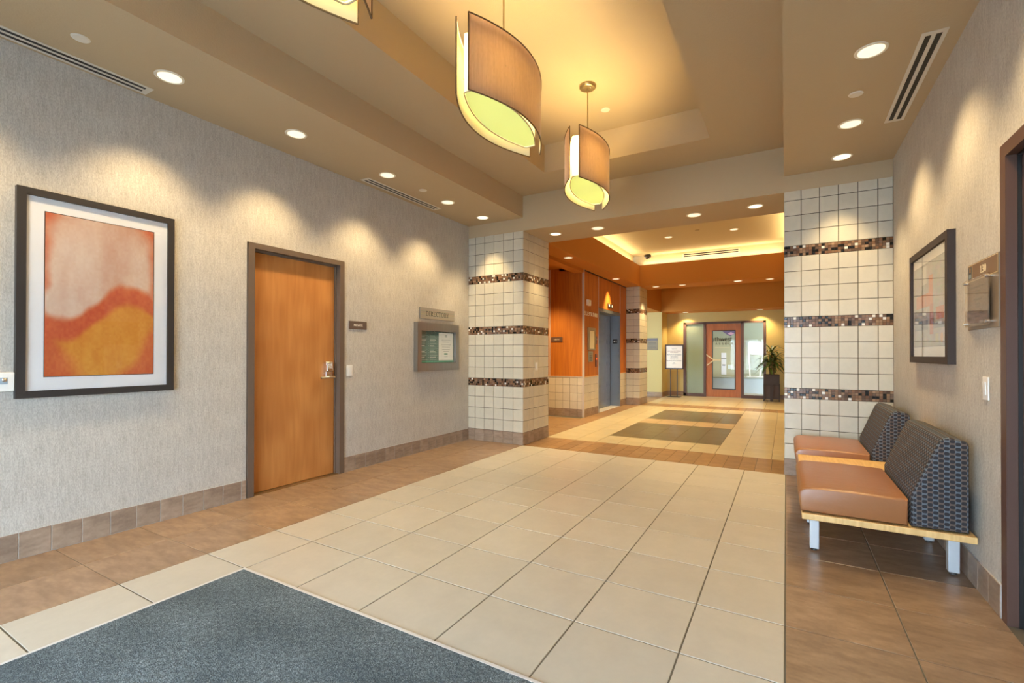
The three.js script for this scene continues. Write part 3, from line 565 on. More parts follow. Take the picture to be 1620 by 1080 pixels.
// wall control box cut by the picture edge
{
  const t = thing('thermostat_cover', 'pale plastic control box with round knob beside the large print', 'control box', [XL, 1.053, -0.86], Math.PI / 2);
  part(t, 'housing', rb(0.18, 0.112, 0.03, 0.006).translate(0, 0, 0.015), M.white); part(t, 'window', bx(-0.06, 0.06, -0.012, 0.026, 0.03, 0.0315), std({ color: lin(0.36, 0.44, 0.5), roughness: 0.3 }));
  part(t, 'knob', new THREE.SphereGeometry(0.012, 16, 12).scale(1, 1, 0.6).translate(0.045, 0.012, 0.034), M.chrome);
}
function textPlaque(name, label, cat, w, h, d, color, draw, tw = 512) {
  const t = thing(name, label, cat); part(t, 'plate', rb(w, h, d, Math.min(0.003, d / 3)).translate(0, 0, d / 2), color);
  const tex = canvasTex(tw, Math.round(tw * h / w), draw); const g = new THREE.PlaneGeometry(w * 0.985, h * 0.97).translate(0, 0, d + 0.0006);
  part(t, 'lettering', g, std({ map: tex, roughness: 0.5 })); return t;
}
const brownSign = std({ color: lin(0.115, 0.085, 0.075), roughness: 0.5 });
{
  const t = textPlaque('door_sign', 'small brown plaque reading PRIVATE beside the wooden door', 'sign', 0.242, 0.086, 0.008, brownSign, (c, w, h) => { c.fillStyle = '#5d4f48'; c.fillRect(0, 0, w, h); c.fillStyle = '#efeae4'; c.font = 'bold 66px sans-serif'; c.textAlign = 'center'; c.textBaseline = 'middle'; c.fillText('PRIVATE', w / 2, h / 2); });
  t.position.set(XL, 1.523, -3.544); t.rotation.y = Math.PI / 2;
}
function wallSwitch(label, [x, y, z], turn, w = 0.074) {
  const t = thing('light_switch', label, 'light switch', [x, y, z], turn); part(t, 'cover_plate', rb(w, 0.116, 0.007, 0.003).translate(0, 0, 0.0035), M.white); part(t, 'rocker', rb(0.032, 0.066, 0.006, 0.002).rotateX(0.05).translate(0, 0, 0.009), M.white);
}
wallSwitch('white light switch under the PRIVATE plaque', [XL, 1.047, -3.436], Math.PI / 2);
wallSwitch('white light switch on the side of the left tiled column', [XC, 1.05, -5.965], Math.PI / 2);
wallSwitch('white light switch under the suite 130 plaque', [XR, 1.054, -3.224], -Math.PI / 2);
{
  const t = textPlaque('directory_sign', 'brushed metal plaque reading DIRECTORY above the display case', 'sign', 0.705, 0.14, 0.02, M.steel, (c, w, h) => { c.fillStyle = '#958d82'; c.fillRect(0, 0, w, h); for (let i = 0; i < 300; i++) { c.fillStyle = `rgba(${rnd() < 0.5 ? 255 : 60},${rnd() < 0.5 ? 250 : 60},${rnd() < 0.5 ? 240 : 60},0.05)`; c.fillRect(0, rnd() * h, w, 1); } c.fillStyle = '#1b1a18'; c.font = '62px serif'; c.textAlign = 'center'; c.textBaseline = 'middle'; c.fillText('DIRECTORY', w / 2 - 8, h / 2 + 2); });
  t.position.set(XL, 1.734, -4.868); t.rotation.y = Math.PI / 2;
}
{
  const t = thing('directory_case', 'brushed steel directory display case with green listing screen', 'directory', [XL, 1.31, -4.842], Math.PI / 2);
  const w = 0.84, h = 0.607, d = 0.065, W = w / 2, H = h / 2, fw = 0.072, fh = 0.1;
  part(t, 'case_frame', [bx(-W, W, H - fh, H, 0, d), bx(-W, W, -H, -H + fh, 0, d), bx(-W, -W + fw, -H + fh, H - fh, 0, d), bx(W - fw, W, -H + fh, H - fh, 0, d)], M.steel);
  part(t, 'back_panel', bx(-W + fw, W - fw, -H + fh, H - fh, 0.002, 0.03), M.dark);
  const sw = w - 2 * fw - 0.012, sh = h - 2 * fh - 0.012;
  const tex = canvasTex(700, 408, (c, W2, H2) => {
    c.fillStyle = '#3f6b66'; c.fillRect(0, 0, W2, H2); c.fillStyle = '#2e5a56'; c.fillRect(0, 0, W2, 40); c.fillStyle = '#3c9a80'; c.fillRect(0, H2 - 22, W2, 22);
    for (const [x0, wd] of [[8, 165], [190, 170]]) for (let r = 0; r < 22; r++) { c.fillStyle = r % 5 === 4 ? '#eef4ee' : r % 2 ? '#9fb8ae' : '#6f938a'; c.fillRect(x0, 52 + r * 15, wd * (0.45 + 0.5 * rnd()), 6); if (r % 2) c.fillRect(x0 + wd - 14, 52 + r * 15, 12, 6); }
    c.fillStyle = '#dfe4dc'; c.fillRect(372, 12, 316, H2 - 38); c.fillStyle = '#a9b6ae'; c.fillRect(505, 34, 46, 36);
    for (const [y, l] of [[105, 190], [132, 150], [168, 210], [200, 170], [232, 170], [256, 120], [330, 80]]) { c.fillStyle = '#8d9a94'; c.fillRect(530 - l / 2, y, l, 5); }
    c.fillStyle = '#2f7d66'; c.fillRect(490, 285, 76, 22);
  });
  part(t, 'listing_screen', new THREE.PlaneGeometry(sw, sh).translate(0, 0, 0.032), std({ map: tex, emissiveMap: tex, emissive: lin(1, 1, 1), emissiveIntensity: 0.12, roughness: 0.5 }), 'green tenant listing with white notice');
  part(t, 'glass', bx(-W + fw, W - fw, -H + fh, H - fh, 0.05, 0.053), M.pane);
}
/* ------------------------------------------------------------------ right wall things */
{
  const art = canvasTex(512, 400, (c, w, h) => {
    c.fillStyle = '#8c887b'; c.fillRect(0, 0, w, h);
    for (let i = 0; i < 900; i++) { c.fillStyle = `rgba(${120 + rnd() * 100},${120 + rnd() * 95},${115 + rnd() * 90},0.08)`; c.fillRect(rnd() * w, rnd() * h, 20 + rnd() * 80, 6 + rnd() * 40); }
    const R = (x, y, ww, hh, k) => { c.fillStyle = k; c.fillRect(x * w, y * h, ww * w, hh * h); };
    R(0.08, 0.36, 0.42, 0.16, '#b8612b'); R(0.50, 0.16, 0.13, 0.36, '#bb6632'); R(0.53, 0.50, 0.11, 0.36, '#a5552f'); R(0.72, 0.56, 0.22, 0.14, '#b25c30'); R(0.0, 0.68, 0.48, 0.12, '#5e6871'); R(0.64, 0.74, 0.36, 0.06, '#5e6871'); R(0.36, 0.54, 0.10, 0.10, '#b2ab9c'); R(0.70, 0.86, 0.09, 0.10, '#a7a273'); R(0.28, 0.02, 0.18, 0.22, '#bdb8ab');
    c.strokeStyle = '#5c554c'; c.lineWidth = 3; c.beginPath(); c.moveTo(w * 0.44, 0); c.lineTo(w * 0.36, h); c.stroke(); c.fillStyle = '#c08a55'; c.beginPath(); c.ellipse(w * 0.88, h * 0.91, 20, 22, 0, 0, 7); c.fill();
  });
  const t = framed('framed_collage', 'framed pale grey and orange abstract collage behind reflective glass', 'picture', 0.985, 0.80, 0.046, 0.04, [0.035, 0.07], std({ map: art, roughness: 0.8 }), std({ color: lin(0.034, 0.022, 0.02), roughness: 0.65 }), std({ color: lin(0.66, 0.62, 0.52), roughness: 0.9 }));
  t.position.set(XR, 1.563, -4.203); t.rotation.y = -Math.PI / 2;
}
{
  const t = thing('suite_plaque', 'brown room plaque numbered 130 with clear acrylic panel on pins', 'sign', [XR, 1.527, -3.256], -Math.PI / 2);
  const plate = std({ color: lin(0.22, 0.165, 0.115), roughness: 0.45 });
  part(t, 'back_plate', rb(0.43, 0.35, 0.008, 0.002).translate(0, 0, 0.004), plate);
  const hd = canvasTex(512, 110, (c, w, h) => { c.fillStyle = '#7b6048'; c.fillRect(0, 0, w, h); c.strokeStyle = '#d8c49a'; c.lineWidth = 4; c.strokeRect(3, 3, w - 6, h - 6); c.beginPath(); c.moveTo(86, 0); c.lineTo(86, h); c.stroke(); c.fillStyle = '#3f4a52'; c.fillRect(14, 14, 60, h - 28); c.fillStyle = '#d79a3a'; c.fillRect(36, 18, 16, 30); c.fillStyle = '#7f96a8'; c.fillRect(20, 60, 46, 24); c.fillStyle = '#f0e6c8'; c.font = 'bold 64px serif'; c.textAlign = 'center'; c.textBaseline = 'middle'; c.fillText('130', w * 0.54, h / 2); });
  part(t, 'number_strip', new THREE.PlaneGeometry(0.424, 0.09).translate(0, 0.127, 0.0088), std({ map: hd, roughness: 0.5 }), 'number strip reading 130');
  const ac = part(t, 'acrylic_panel', rb(0.345, 0.25, 0.005, 0.001).translate(-0.012, -0.035, 0.026), phy({ color: lin(0.86, 0.80, 0.72), transmission: 0.95, thickness: 0, roughness: 0.03, ior: 1.15 }), 'clear acrylic panel');
  const tx = canvasTex(512, 370, (c, w, h) => { c.fillStyle = '#7d6a57'; c.fillRect(0, 0, w, h); c.fillStyle = '#54463a'; for (const [y, l, hh] of [[50, 300, 12], [90, 120, 9], [112, 100, 9], [160, 210, 14], [200, 130, 9], [225, 90, 9], [280, 280, 12], [312, 120, 9]]) c.fillRect(w / 2 - l / 2, y, l, hh); });
  part(ac, 'tenant_names', new THREE.PlaneGeometry(0.3, 0.215).translate(-0.012, -0.035, 0.0225), std({ map: tx, roughness: 0.6 }));
  for (const sx of [-1, 1]) for (const sy of [-1, 1]) part(t, 'standoff_pin', bar([sx * 0.158 - 0.012, sy * 0.108 - 0.035, 0.006], [sx * 0.158 - 0.012, sy * 0.108 - 0.035, 0.038], 0.0075, 14), M.chrome, 'silver standoff pin');
}
/* bench with two seats */
const weave = (() => {
  const cw2 = 0.0225, ch = 0.0265;
  return dataTex(512, 512, (u, v) => {
    const x = u * 8, y = v * 8, col = Math.floor(x), fx = x - col, yy = y + (col % 2 ? 0.5 : 0), fy = yy - Math.floor(yy);
    const base = col % 2 ? [0.39, 0.335, 0.305] : [0.37, 0.405, 0.445]; const ex = (fx - 0.5) / 0.47, ey = (fy - 0.42) / 0.34; const d = Math.pow(Math.abs(ex), 3) + Math.pow(Math.abs(ey), 3);
    const th = 0.03 * Math.sin(v * 512 * 0.8) + 0.03 * Math.sin(u * 512 * 1.1); const c = d < 1 ? [0.175, 0.17, 0.19] : base; return c.map((k) => k + th);
  }, true, cw2 * 8, ch * 8);
})();
M.fabric = std({ map: weave, roughness: 0.95 });
const leaA = vnoise(40, 40, 131), leaB = vnoise(3, 18, 132), leaBump = dataTex(256, 256, (u, v) => 0.5 * leaA(u, v) + 0.5 * leaB(u, v), false, 0.4, 0.4);
M.seam = std({ color: lin(0.22, 0.09, 0.05), roughness: 0.7 });
M.leather = phy({ color: lin(0.32, 0.13, 0.046), roughness: 0.34, bumpMap: leaBump, bumpScale: 0.0008, clearcoat: 0.15, clearcoatRoughness: 0.35 });
{
  const t = thing('bench', 'two seat lobby bench with brown leather seats and checked fabric backs', 'bench', [0, 0, 0]);
  const Z0 = -3.29, Z1 = -5.45;
  part(t, 'platform', uvBox(new RoundedBoxGeometry(0.768, 0.036, Z0 - Z1, 2, 0.005)).translate(0.464, 0.268, (Z0 + Z1) / 2), M.maple, 'maple platform board');
  part(t, 'table_panel', [rb(0.74, 0.03, 0.49, 0.004).translate(0.455, 0.372, -4.405), bx(0.12, 0.79, 0.286, 0.358, -4.2, -4.23), bx(0.12, 0.79, 0.286, 0.358, -4.58, -4.61)], M.maple, 'low maple panel between the seats');
  const seatS = new THREE.Shape(); seatS.moveTo(0.075, 0.292); seatS.lineTo(0.062, 0.39); seatS.quadraticCurveTo(0.068, 0.433, 0.12, 0.437); seatS.lineTo(0.35, 0.440); seatS.lineTo(0.575, 0.432); seatS.lineTo(0.575, 0.292); seatS.closePath();
  const backS = new THREE.Shape(); backS.moveTo(0.588, 0.292); backS.lineTo(0.588, 0.46); backS.lineTo(0.697, 0.745); backS.quadraticCurveTo(0.712, 0.785, 0.745, 0.786); backS.lineTo(0.80, 0.772); backS.quadraticCurveTo(0.822, 0.766, 0.822, 0.74); backS.lineTo(0.822, 0.292); backS.closePath();
  for (const [a, b] of [[-3.305, -4.15], [-4.655, -5.43]]) {
    const ex = (s, bev) => { const d = a - b; const g = new THREE.ExtrudeGeometry(s, { depth: d - 2 * bev, bevelEnabled: true, bevelThickness: bev, bevelSize: bev * 0.6, bevelOffset: -bev * 0.6, bevelSegments: 4, curveSegments: 10 }); g.translate(0, 0, b + bev); return uvBox(g); };
    const st = part(t, 'seat_cushion', toCreasedNormals(ex(seatS, 0.02), 0.7), M.leather, 'brown leather seat cushion');
    for (const q of [a - 0.006, b + 0.006]) part(st, 'seam', bar([0.12, 0.4255, q], [0.56, 0.428, q], 0.0022, 6), M.seam);
    part(t, 'backrest', toCreasedNormals(ex(backS, 0.022), 0.6), M.fabric, 'grey and blue checked fabric backrest');
  }
  for (const z of [-3.53, -4.05, -4.75, -5.25]) for (const x of [0.152, 0.805]) { const l = part(t, 'leg', rb(0.05, 0.235, 0.05, 0.004).translate(x, 0.131, z), M.legPaint, 'pale metal square leg'); part(l, 'glide', new THREE.CylinderGeometry(0.014, 0.018, 0.014, 16).translate(x, 0.007, z), M.dark); }
}

/* ------------------------------------------------------------------ elevator and lobby things */
const font = await new FontLoader().loadAsync('fonts/droid/droid_sans_bold.typeface.json');
const fontR = await new FontLoader().loadAsync('fonts/droid/droid_sans_regular.typeface.json');
function text3(s, size, depth, f = font) { const g = new TextGeometry(s, { font: f, size, depth, curveSegments: 4, bevelEnabled: false }); g.computeBoundingBox(); const b = g.boundingBox; g.translate(-(b.min.x + b.max.x) / 2, -(b.min.y + b.max.y) / 2, 0); return g; }
{
  const d = structGroup('door_3', 'closed brushed steel elevator doors in a metal frame', 'elevator');
  const xd = XE - 0.22;
  const lift = std({ color: lin(0.28, 0.31, 0.345), metalness: 0.9, roughness: 0.9, roughnessMap: brush });
  part(d, 'jamb', bx(XE - 0.26, XE + 0.006, 0, ETOP, EZ0 - 0.004, EZ0 - 0.04), lift); part(d, 'jamb', bx(XE - 0.26, XE + 0.006, 0, ETOP, EZ1 + 0.02, EZ1 + 0.004), lift);
  part(d, 'head_jamb', bx(XE - 0.26, XE + 0.006, ETOP - 0.045, ETOP + 0.02, EZ0 - 0.004, EZ1 + 0.004), lift);
  const zm = (EZ0 + EZ1) / 2;
  for (const [a, b] of [[EZ0 - 0.04, zm + 0.003], [zm - 0.003, EZ1 + 0.055]]) part(d, 'door_panel', bx(xd - 0.03, xd, 0.012, ETOP - 0.045, a, b), lift, 'brushed steel sliding panel');
  part(d, 'door_gap', bx(xd - 0.05, xd - 0.028, 0.01, ETOP - 0.04, EZ0 - 0.04, EZ1 + 0.02), M.black);
  part(d, 'sill', bx(XE - 0.22, XE, -0.003, 0.006, EZ0 - 0.04, EZ1 + 0.02), M.trim);
  const s1 = canvasTex(128, 118, (c, w, h) => { c.fillStyle = '#0c0c0c'; c.fillRect(0, 0, w, h); c.fillStyle = '#f2f2f2'; c.font = 'bold 84px sans-serif'; c.textBaseline = 'middle'; c.fillText('1', 72, 62); c.beginPath(); for (let i = 0; i < 10; i++) { const a = -Math.PI / 2 + i * Math.PI / 5, r = i % 2 ? 14 : 33; c.lineTo(40 + r * Math.cos(a), 60 + r * Math.sin(a)); } c.fill(); });
  part(d, 'floor_number_plate', bx(-3.545, -3.44, 1.475, 1.572, EZ1 + 0.02, EZ1 + 0.024), M.black);
  part(d, 'floor_number', new THREE.PlaneGeometry(0.1, 0.092).translate(-3.4925, 1.5235, EZ1 + 0.0246), std({ map: s1, roughness: 0.5 }), 'star and number 1');
}
{
  const t = thing('elevator_indicator', 'small dark indicator panel with two arrow lamps above the elevator', 'indicator', [XE, 2.29, -10.2], Math.PI / 2);
  part(t, 'plate', rb(0.34, 0.085, 0.014, 0.003).translate(0, 0, 0.007), M.dark); for (const s of [-1, 1]) part(t, 'arrow_lamp', new THREE.CylinderGeometry(0.026, 0.026, 0.008, 20).rotateX(Math.PI / 2).translate(s * 0.1, 0, 0.017), std({ color: lin(0.85, 0.8, 0.7), emissive: lin(1, 0.85, 0.6), emissiveIntensity: 0.35, roughness: 0.4 }));
}
{
  const t = thing('smoke_strobe', 'small white alarm strobe box on the elevator wood panel', 'alarm', [XE, 2.235, -8.83], Math.PI / 2);
  part(t, 'housing', rb(0.16, 0.115, 0.045, 0.008).translate(0, 0, 0.0225), M.white); part(t, 'lens', new THREE.SphereGeometry(0.03, 16, 12).scale(1, 0.8, 0.6).translate(-0.03, 0, 0.046), M.vent);
}
{
  const t = thing('elevator_lettering', 'row of raised cream letters reading ELEVATOR on wood panel', 'sign', [XE, 2.02, -8.985], Math.PI / 2);
  const adv = 0.098; [...'ELEVATOR'].forEach((ch, i) => { const g = text3(ch, 0.078, 0.012); part(t, 'letter', g.translate((i - 3.5) * adv, 0, 0), std({ color: lin(0.88, 0.80, 0.58), roughness: 0.5 })); });
}
{
  const t = thing('notice_frame', 'brass framed notice sheet beside the elevator call buttons', 'notice', [XE, 1.525, -9.0], Math.PI / 2);
  part(t, 'frame', [bx(-0.2, 0.2, 0.16, 0.225, 0, 0.03), bx(-0.2, 0.2, -0.225, -0.195, 0, 0.03), bx(-0.2, -0.12, -0.195, 0.16, 0, 0.03), bx(0.17, 0.2, -0.195, 0.16, 0, 0.03)], M.bronze); part(t, 'sheet', bx(-0.12, 0.17, -0.195, 0.16, 0.004, 0.014), std({ color: lin(0.80, 0.74, 0.52), roughness: 0.8 }));
}
{
  const t = thing('intercom_panel', 'small brass intercom plate with slots below the notice frame', 'panel', [XE, 1.175, -8.97], Math.PI / 2);
  part(t, 'plate', rb(0.25, 0.21, 0.012, 0.003).translate(0, 0, 0.006), M.bronze); for (let k = 0; k < 5; k++) part(t, 'slot', bx(-0.08, 0.08, 0.05 - k * 0.032, 0.06 - k * 0.032, 0.012, 0.0135), M.dark);
}
for (const [y, h, l, red] of [[1.51, 0.165, 'upper dark call station strip beside the elevator door', false], [1.095, 0.26, 'lower dark call station strip with red light beside the elevator', true]]) {
  const t = thing('call_station', l, 'button panel', [XE, y, -9.285], Math.PI / 2); part(t, 'plate', rb(0.09, h, 0.014, 0.003).translate(0, 0, 0.007), std({ color: lin(0.12, 0.03, 0.02), roughness: 0.4 }));
  part(t, 'button', new THREE.CylinderGeometry(0.018, 0.018, 0.01, 18).rotateX(Math.PI / 2).translate(0, h * 0.12, 0.017), red ? std({ color: lin(0.8, 0.2, 0.1), emissive: lin(1, 0.12, 0.05), emissiveIntensity: 0.8 }) : M.chrome);
}
{
  const t = textPlaque('alcove_sign', 'small brown plaque with pale lettering on the alcove wood panel', 'sign', 0.25, 0.095, 0.008, brownSign, (c, w, h) => { c.fillStyle = '#5a4236'; c.fillRect(0, 0, w, h); c.fillStyle = '#e8e0d0'; c.font = 'bold 62px sans-serif'; c.textAlign = 'center'; c.textBaseline = 'middle'; for (let k = 0; k < 6; k++) { c.fillRect(w * 0.26 + k * 42, h * 0.36, 8, h * 0.28); c.fillRect(w * 0.26 + k * 42, h * (k % 2 ? 0.36 : 0.47), 26, 9); c.fillRect(w * 0.26 + k * 42 + (k % 3) * 9, h * 0.5, 9, h * 0.14); } });
  t.position.set(-3.95, 1.513, ZW);
}
{
  const t = thing('security_camera', 'small dark dome camera under the cream lobby ceiling corner', 'camera', [-2.86, 3.552, ZL - 0.04]);
  part(t, 'base', new THREE.CylinderGeometry(0.07, 0.075, 0.04, 24).translate(0, 0.025, 0), M.dark); part(t, 'dome', new THREE.SphereGeometry(0.066, 24, 12, 0, Math.PI * 2, Math.PI / 2, Math.PI / 2).translate(0, 0.006, 0), phy({ color: lin(0.02, 0.016, 0.015), roughness: 0.08, clearcoat: 1 }), 'shiny dark dome'); part(t, 'arm', bx(-0.1, 0, 0.03, 0.05, -0.08, -0.02), M.dark);
}
/* ------------------------------------------------------------------ far vestibule things */
{
  const t = structGroup('door_4', 'glazed suite entrance with orange wood door and brown sidelight frame', 'door');
  const zf = ZD + 0.02, zb = ZD - 0.1, x0 = -2.625, x1 = -0.475, top = 2.162;
  part(t, 'door_frame', [bx(x0, x0 + 0.075, 0, top, zf, zb), bx(x1 - 0.06, x1, 0, top, zf, zb), bx(x0, x1, top - 0.055, top, zf, zb), bx(-2.07, -2.005, 0, top, zf, zb), bx(-1.095, -1.02, 0, top, zf, zb), bx(x0, -2.07, 0, 0.09, zf, zb), bx(-1.02, x1, 0, 0.09, zf, zb)], M.frameR);
  const leaf = part(t, 'door_leaf', [bx(-2.003, -1.845, 0.01, 2.1, ZD - 0.01, ZD - 0.055), bx(-1.226, -1.097, 0.01, 2.1, ZD - 0.01, ZD - 0.055), bx(-1.845, -1.226, 1.912, 2.1, ZD - 0.01, ZD - 0.055), bx(-1.845, -1.226, 0.01, 0.225, ZD - 0.01, ZD - 0.055)], M.suiteWood, 'orange wood door leaf');
  part(leaf, 'glazing_bead', [bx(-1.845, -1.822, 0.225, 1.912, ZD, ZD - 0.05), bx(-1.249, -1.226, 0.225, 1.912, ZD, ZD - 0.05), bx(-1.845, -1.226, 1.889, 1.912, ZD, ZD - 0.05), bx(-1.845, -1.226, 0.225, 0.248, ZD, ZD - 0.05)], M.dark);
  part(leaf, 'door_glass', bx(-1.822, -1.249, 0.248, 1.889, ZD - 0.03, ZD - 0.034), M.paneCoated);
  part(leaf, 'pull_handle', [bar([-1.985, 1.215, ZD + 0.045], [-1.79, 1.065, ZD + 0.045], 0.015), bar([-1.97, 0.91, ZD + 0.045], [-1.79, 1.055, ZD + 0.045], 0.015), bar([-1.79, 1.06, ZD + 0.045], [-1.61, 1.065, ZD + 0.045], 0.015), bar([-1.985, 1.215, ZD - 0.01], [-1.985, 1.215, ZD + 0.045], 0.012), bar([-1.97, 0.91, ZD - 0.01], [-1.97, 0.91, ZD + 0.045], 0.012)], std({ color: lin(0.80, 0.66, 0.40), roughness: 0.35, metalness: 0.4 }), 'forked pale brass pull handle');
  part(t, 'sidelight_glass', bx(x0 + 0.075, -2.07, 0.09, top - 0.055, ZD - 0.03, ZD - 0.034), phy({ color: lin(0.72, 0.78, 0.64), transmission: 0.85, thickness: 0, roughness: 0.45 }), 'frosted green sidelight glass');
  part(t, 'sidelight_glass', bx(-1.02, x1 - 0.06, 0.09, top - 0.055, ZD - 0.03, ZD - 0.034), M.paneCoated, 'clear sidelight glass');
}
{
  const t = thing('suite_wall_sign', 'dark lettering reading Southwest Associates on the suite wall behind the glass door', 'sign', [-1.97, 1.5, ZS]);
  const g = text3('Southwest', 0.14, 0.02, fontR); g.computeBoundingBox(); const gw = g.boundingBox.max.x - g.boundingBox.min.x; g.scale(0.83 / gw, 1, 1);
  part(t, 'lettering', g.translate(-0.005, 0.244, 0), M.black);
  [...'ASSOCIATES'].forEach((ch, k) => part(t, 'letter', text3(ch, 0.07, 0.015, fontR).translate(-0.072 + k * 0.1, 0.085, 0), M.black));
  part(t, 'underline', bx(-0.12, 0.39, -0.047, -0.037, 0, 0.01), M.cream);
  const lg = new THREE.Shape(); lg.moveTo(0.1, 0.52); lg.quadraticCurveTo(0.22, 0.40, 0.36, 0.335); lg.lineTo(0.5, 0.43); lg.lineTo(0.5, 0.52); lg.closePath();
  part(t, 'logo_swoosh', uvBox(new THREE.ExtrudeGeometry(lg, { depth: 0.015, bevelEnabled: false })), std({ color: lin(0.20, 0.14, 0.26), roughness: 0.5 }), 'violet logo swoosh');
  part(t, 'logo_diamond', uvBox(new THREE.CylinderGeometry(0.085, 0.085, 0.02, 4).rotateX(Math.PI / 2).scale(1.2, 0.6, 1)).translate(0.38, 0.42, 0.02), std({ color: lin(0.75, 0.42, 0.55), roughness: 0.5 }), 'pink logo diamond');
}
{
  const t = thing('reception_counter', 'pale grey counter inside the suite behind the glass', 'counter', [-1.0, 0, ZS + 0.45]);
  part(t, 'counter_front', bx(-1.6, 1.8, 0, 0.46, -0.3, 0.3), std({ color: lin(0.46, 0.50, 0.50), roughness: 0.35 })); part(t, 'counter_top', bx(-1.65, 1.85, 0.46, 0.50, -0.34, 0.34), std({ color: lin(0.30, 0.32, 0.26), roughness: 0.3 }));
}
{
  const t = thing('document_board', 'tall white paper panel with small dark marks behind the glass door', 'poster', [-1.812, 0.91, ZS]);
  part(t, 'panel', bx(-0.078, 0.078, -0.36, 0.37, 0, 0.02), std({ color: lin(0.78, 0.82, 0.90), roughness: 0.6 })); part(t, 'cross_rail', bx(-0.078, 0.078, 0.17, 0.19, 0.02, 0.026), M.dark); part(t, 'mark', bx(-0.05, 0.05, -0.06, -0.03, 0.02, 0.024), M.dark);
}
single('desk_notice', bx(-1.685, -1.525, 0.741, 0.88, ZS, ZS + 0.02), std({ color: lin(0.70, 0.78, 0.78), roughness: 0.6 }), 'small pale notice card on the suite wall behind glass', 'notice');
{
  const t = thing('display_shelf', 'white angled display stand with papers behind the clear sidelight', 'display stand', [-0.84, 0.503, ZS + 0.42]);
  part(t, 'board', bx(-0.28, 0.28, 0.72, 1.12, -0.02, 0.02).rotateZ(-0.08), std({ color: lin(0.72, 0.76, 0.85), roughness: 0.6 })); part(t, 'post', [bar([-0.16, 0, 0], [-0.2, 0.75, 0], 0.02), bar([0.12, 0, 0], [0.2, 0.75, 0], 0.02)], M.white); part(t, 'base', rb(0.5, 0.03, 0.25, 0.005).translate(0, 0.015, 0), M.white);
}
{
  const t = thing('suite_wall_plaque', 'brown suite plaque on the yellow wall beyond the far tiled column', 'sign', [-3.38, 1.52, ZP]);
  part(t, 'plate', rb(0.34, 0.35, 0.012, 0.003).translate(0, 0, 0.006), std({ color: lin(0.25, 0.19, 0.11), roughness: 0.75 })); part(t, 'header_strip', bx(-0.165, 0.165, 0.1, 0.165, 0.012, 0.015), brownSign); part(t, 'text_line', [0.04, 0.0, -0.06, -0.11].map((y) => bx(-0.1, 0.12, y - 0.006, y + 0.006, 0.012, 0.0135)), M.dark);
}
{
  const t = thing('easel_sign', 'white notice in a dark frame on two thin legs by the suite door', 'sign stand', [-2.79, 0, -14.17]);
  const W = 0.255; part(t, 'frame', [bx(-W, W, 1.47, 1.505, -0.015, 0.015), bx(-W, W, 0.795, 0.83, -0.015, 0.015), bx(-W, -W + 0.03, 0.83, 1.47, -0.015, 0.015), bx(W - 0.03, W, 0.83, 1.47, -0.015, 0.015)], std({ color: lin(0.045, 0.018, 0.015), roughness: 0.4 }));
  const tx = canvasTex(330, 470, (c, w, h) => { c.fillStyle = '#f1e3cc'; c.fillRect(0, 0, w, h); c.textAlign = 'center'; c.textBaseline = 'middle'; const L = [[68, 100, 8, '#5a5046'], [112, 270, 10, '#9a6a4a'], [140, 160, 10, '#9a6a4a'], [190, 290, 13, '#3a3430'], [232, 150, 14, '#4a443e'], [280, 160, 12, '#3a3430'], [318, 300, 13, '#3a3430'], [362, 24, 16, '#4a443e'], [384, 90, 5, '#6a6056'], [446, 100, 4, '#8a8076']]; for (const [y, l, hh, k] of L) { c.fillStyle = k; let x = w / 2 - l / 2; while (x < w / 2 + l / 2) { const ww = 5 + rnd() * 9; c.fillRect(x, y - hh / 2 + rnd() * 2, Math.min(ww, w / 2 + l / 2 - x), hh - rnd() * 3); x += ww + 2 + rnd() * 5; } } });
  const sh = part(t, 'sheet', bx(-W + 0.03, W - 0.03, 0.83, 1.47, -0.008, 0.004), M.white); part(sh, 'printed_text', new THREE.PlaneGeometry(2 * W - 0.06, 0.64).translate(0, 1.15, 0.005), std({ map: tx, roughness: 0.7 }));
  for (const x of [-0.1, 0.085]) part(t, 'leg', bx(x - 0.01, x + 0.01, 0.012, 0.8, -0.01, 0.01), M.dark);
  part(t, 'base', rb(0.36, 0.012, 0.3, 0.004).translate(-0.005, 0.006, 0), M.dark);
}
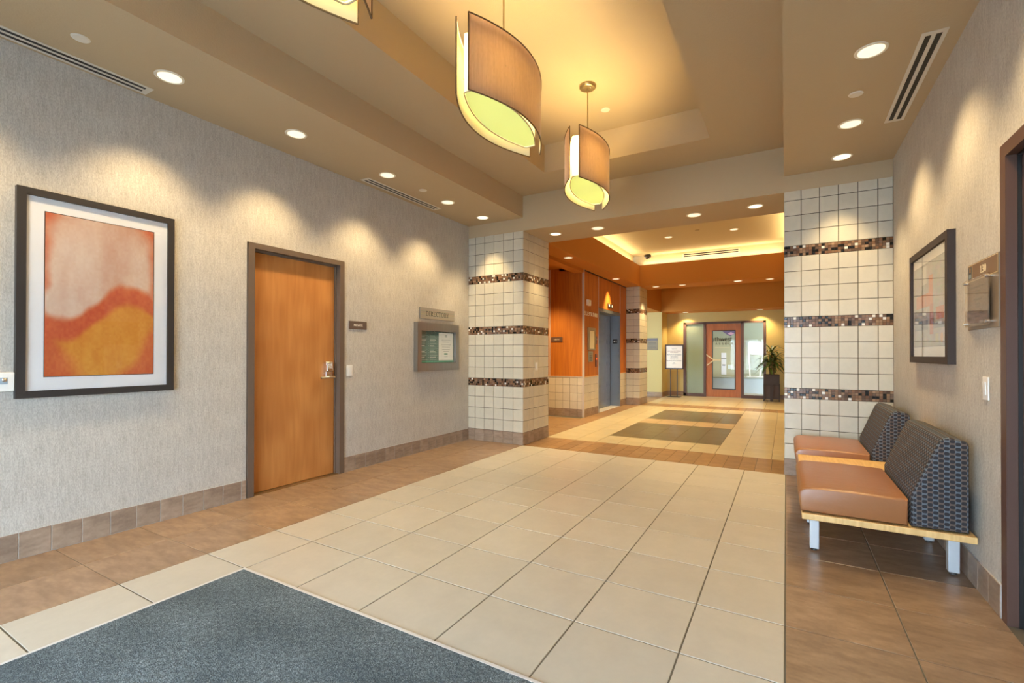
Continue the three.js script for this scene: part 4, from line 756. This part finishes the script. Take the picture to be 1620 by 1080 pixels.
/* planter and plant */
{
  const px = -0.325, pz = -14.22;
  const t = thing('planter', 'tall square dark planter on legs beside the suite sidelight', 'planter', [px, 0, pz]);
  const pm = std({ color: lin(0.055, 0.042, 0.04), roughness: 0.6 });
  part(t, 'upper_box', bx(-0.18, 0.18, 0.44, 0.69, -0.18, 0.18), pm); part(t, 'lower_panel', bx(-0.16, 0.16, 0.09, 0.42, -0.16, 0.16), std({ color: lin(0.085, 0.058, 0.05), roughness: 0.6 }));
  part(t, 'rail', [bx(-0.19, 0.19, 0.415, 0.45, -0.19, 0.19), bx(-0.185, 0.185, 0.07, 0.095, -0.185, 0.185)], pm); for (const [x, z] of [[-0.175, 0.175], [0.175, 0.175], [-0.175, -0.175], [0.175, -0.175]]) part(t, 'leg', bx(x - 0.015, x + 0.015, 0, 0.44, z - 0.015, z + 0.015), pm);
  part(t, 'centre_post', bx(-0.035, 0.035, 0, 0.42, 0.155, 0.19), pm); part(t, 'soil', bx(-0.165, 0.165, 0.69, 0.70, -0.165, 0.165), std({ color: lin(0.05, 0.03, 0.02), roughness: 1 }));
  const p = thing('potted_plant', 'leafy green dracaena with arching strap leaves in the dark planter', 'plant', [px, 0.70, pz]);
  const greens = [[0.045, 0.10, 0.022], [0.06, 0.14, 0.025], [0.035, 0.07, 0.02], [0.11, 0.19, 0.04]].map((c) => phy({ color: lin(...c), roughness: 0.42, transmission: 0.12, thickness: 0, side: THREE.DoubleSide }));
  const canes = [[0.0, 0.05, 0.62], [0.07, -0.04, 0.42], [-0.07, -0.02, 0.30]];
  for (const [x, z, h] of canes) {
    part(p, 'stem', bar([x * 0.6, 0.006, z * 0.6], [x, h, z], 0.02, 10), std({ color: lin(0.14, 0.10, 0.06), roughness: 0.9 }));
    const n = 26;
    for (let i = 0; i < n; i++) {
      const az = i * 2.399 + x * 30, f = i / n, L = rr(0.36, 0.52), lift = 1.15 - 1.0 * f, y0 = h * (0.35 + 0.65 * (1 - f * 0.8)) + 0.02, N = 8, P = [], I = [];
      for (let k = 0; k <= N; k++) { let y; const s = k / N, r = L * (0.9 * s * Math.cos(lift * 0.75) + 0.04); y = y0 + L * (Math.sin(lift) * s - (0.55 + 0.25 * f) * s * s * 1.15); const w = 0.028 * Math.sin(Math.PI * Math.min(1, 0.12 + s * 0.9)) * (s > 0.97 ? 0.1 : 1) + 0.002; y = Math.max(y, 0.012 + w * 0.0); const cx = x + r * Math.cos(az), cz = Math.max(-0.4, z + r * Math.sin(az)), tx2 = -Math.sin(az), tz = Math.cos(az); P.push(cx - tx2 * w, y + w * 0.25, cz - tz * w, cx, y, cz, cx + tx2 * w, y + w * 0.25, cz + tz * w); if (k < N) { const a = k * 3; I.push(a, a + 1, a + 3, a + 1, a + 4, a + 3, a + 1, a + 2, a + 4, a + 2, a + 5, a + 4); } }
      const g = new THREE.BufferGeometry(); g.setAttribute('position', new THREE.Float32BufferAttribute(P, 3)); g.setIndex(I); g.computeVertexNormals(); part(p, 'leaf', g, pick(greens));
    }
  }
}
renderer.render(scene, camera);
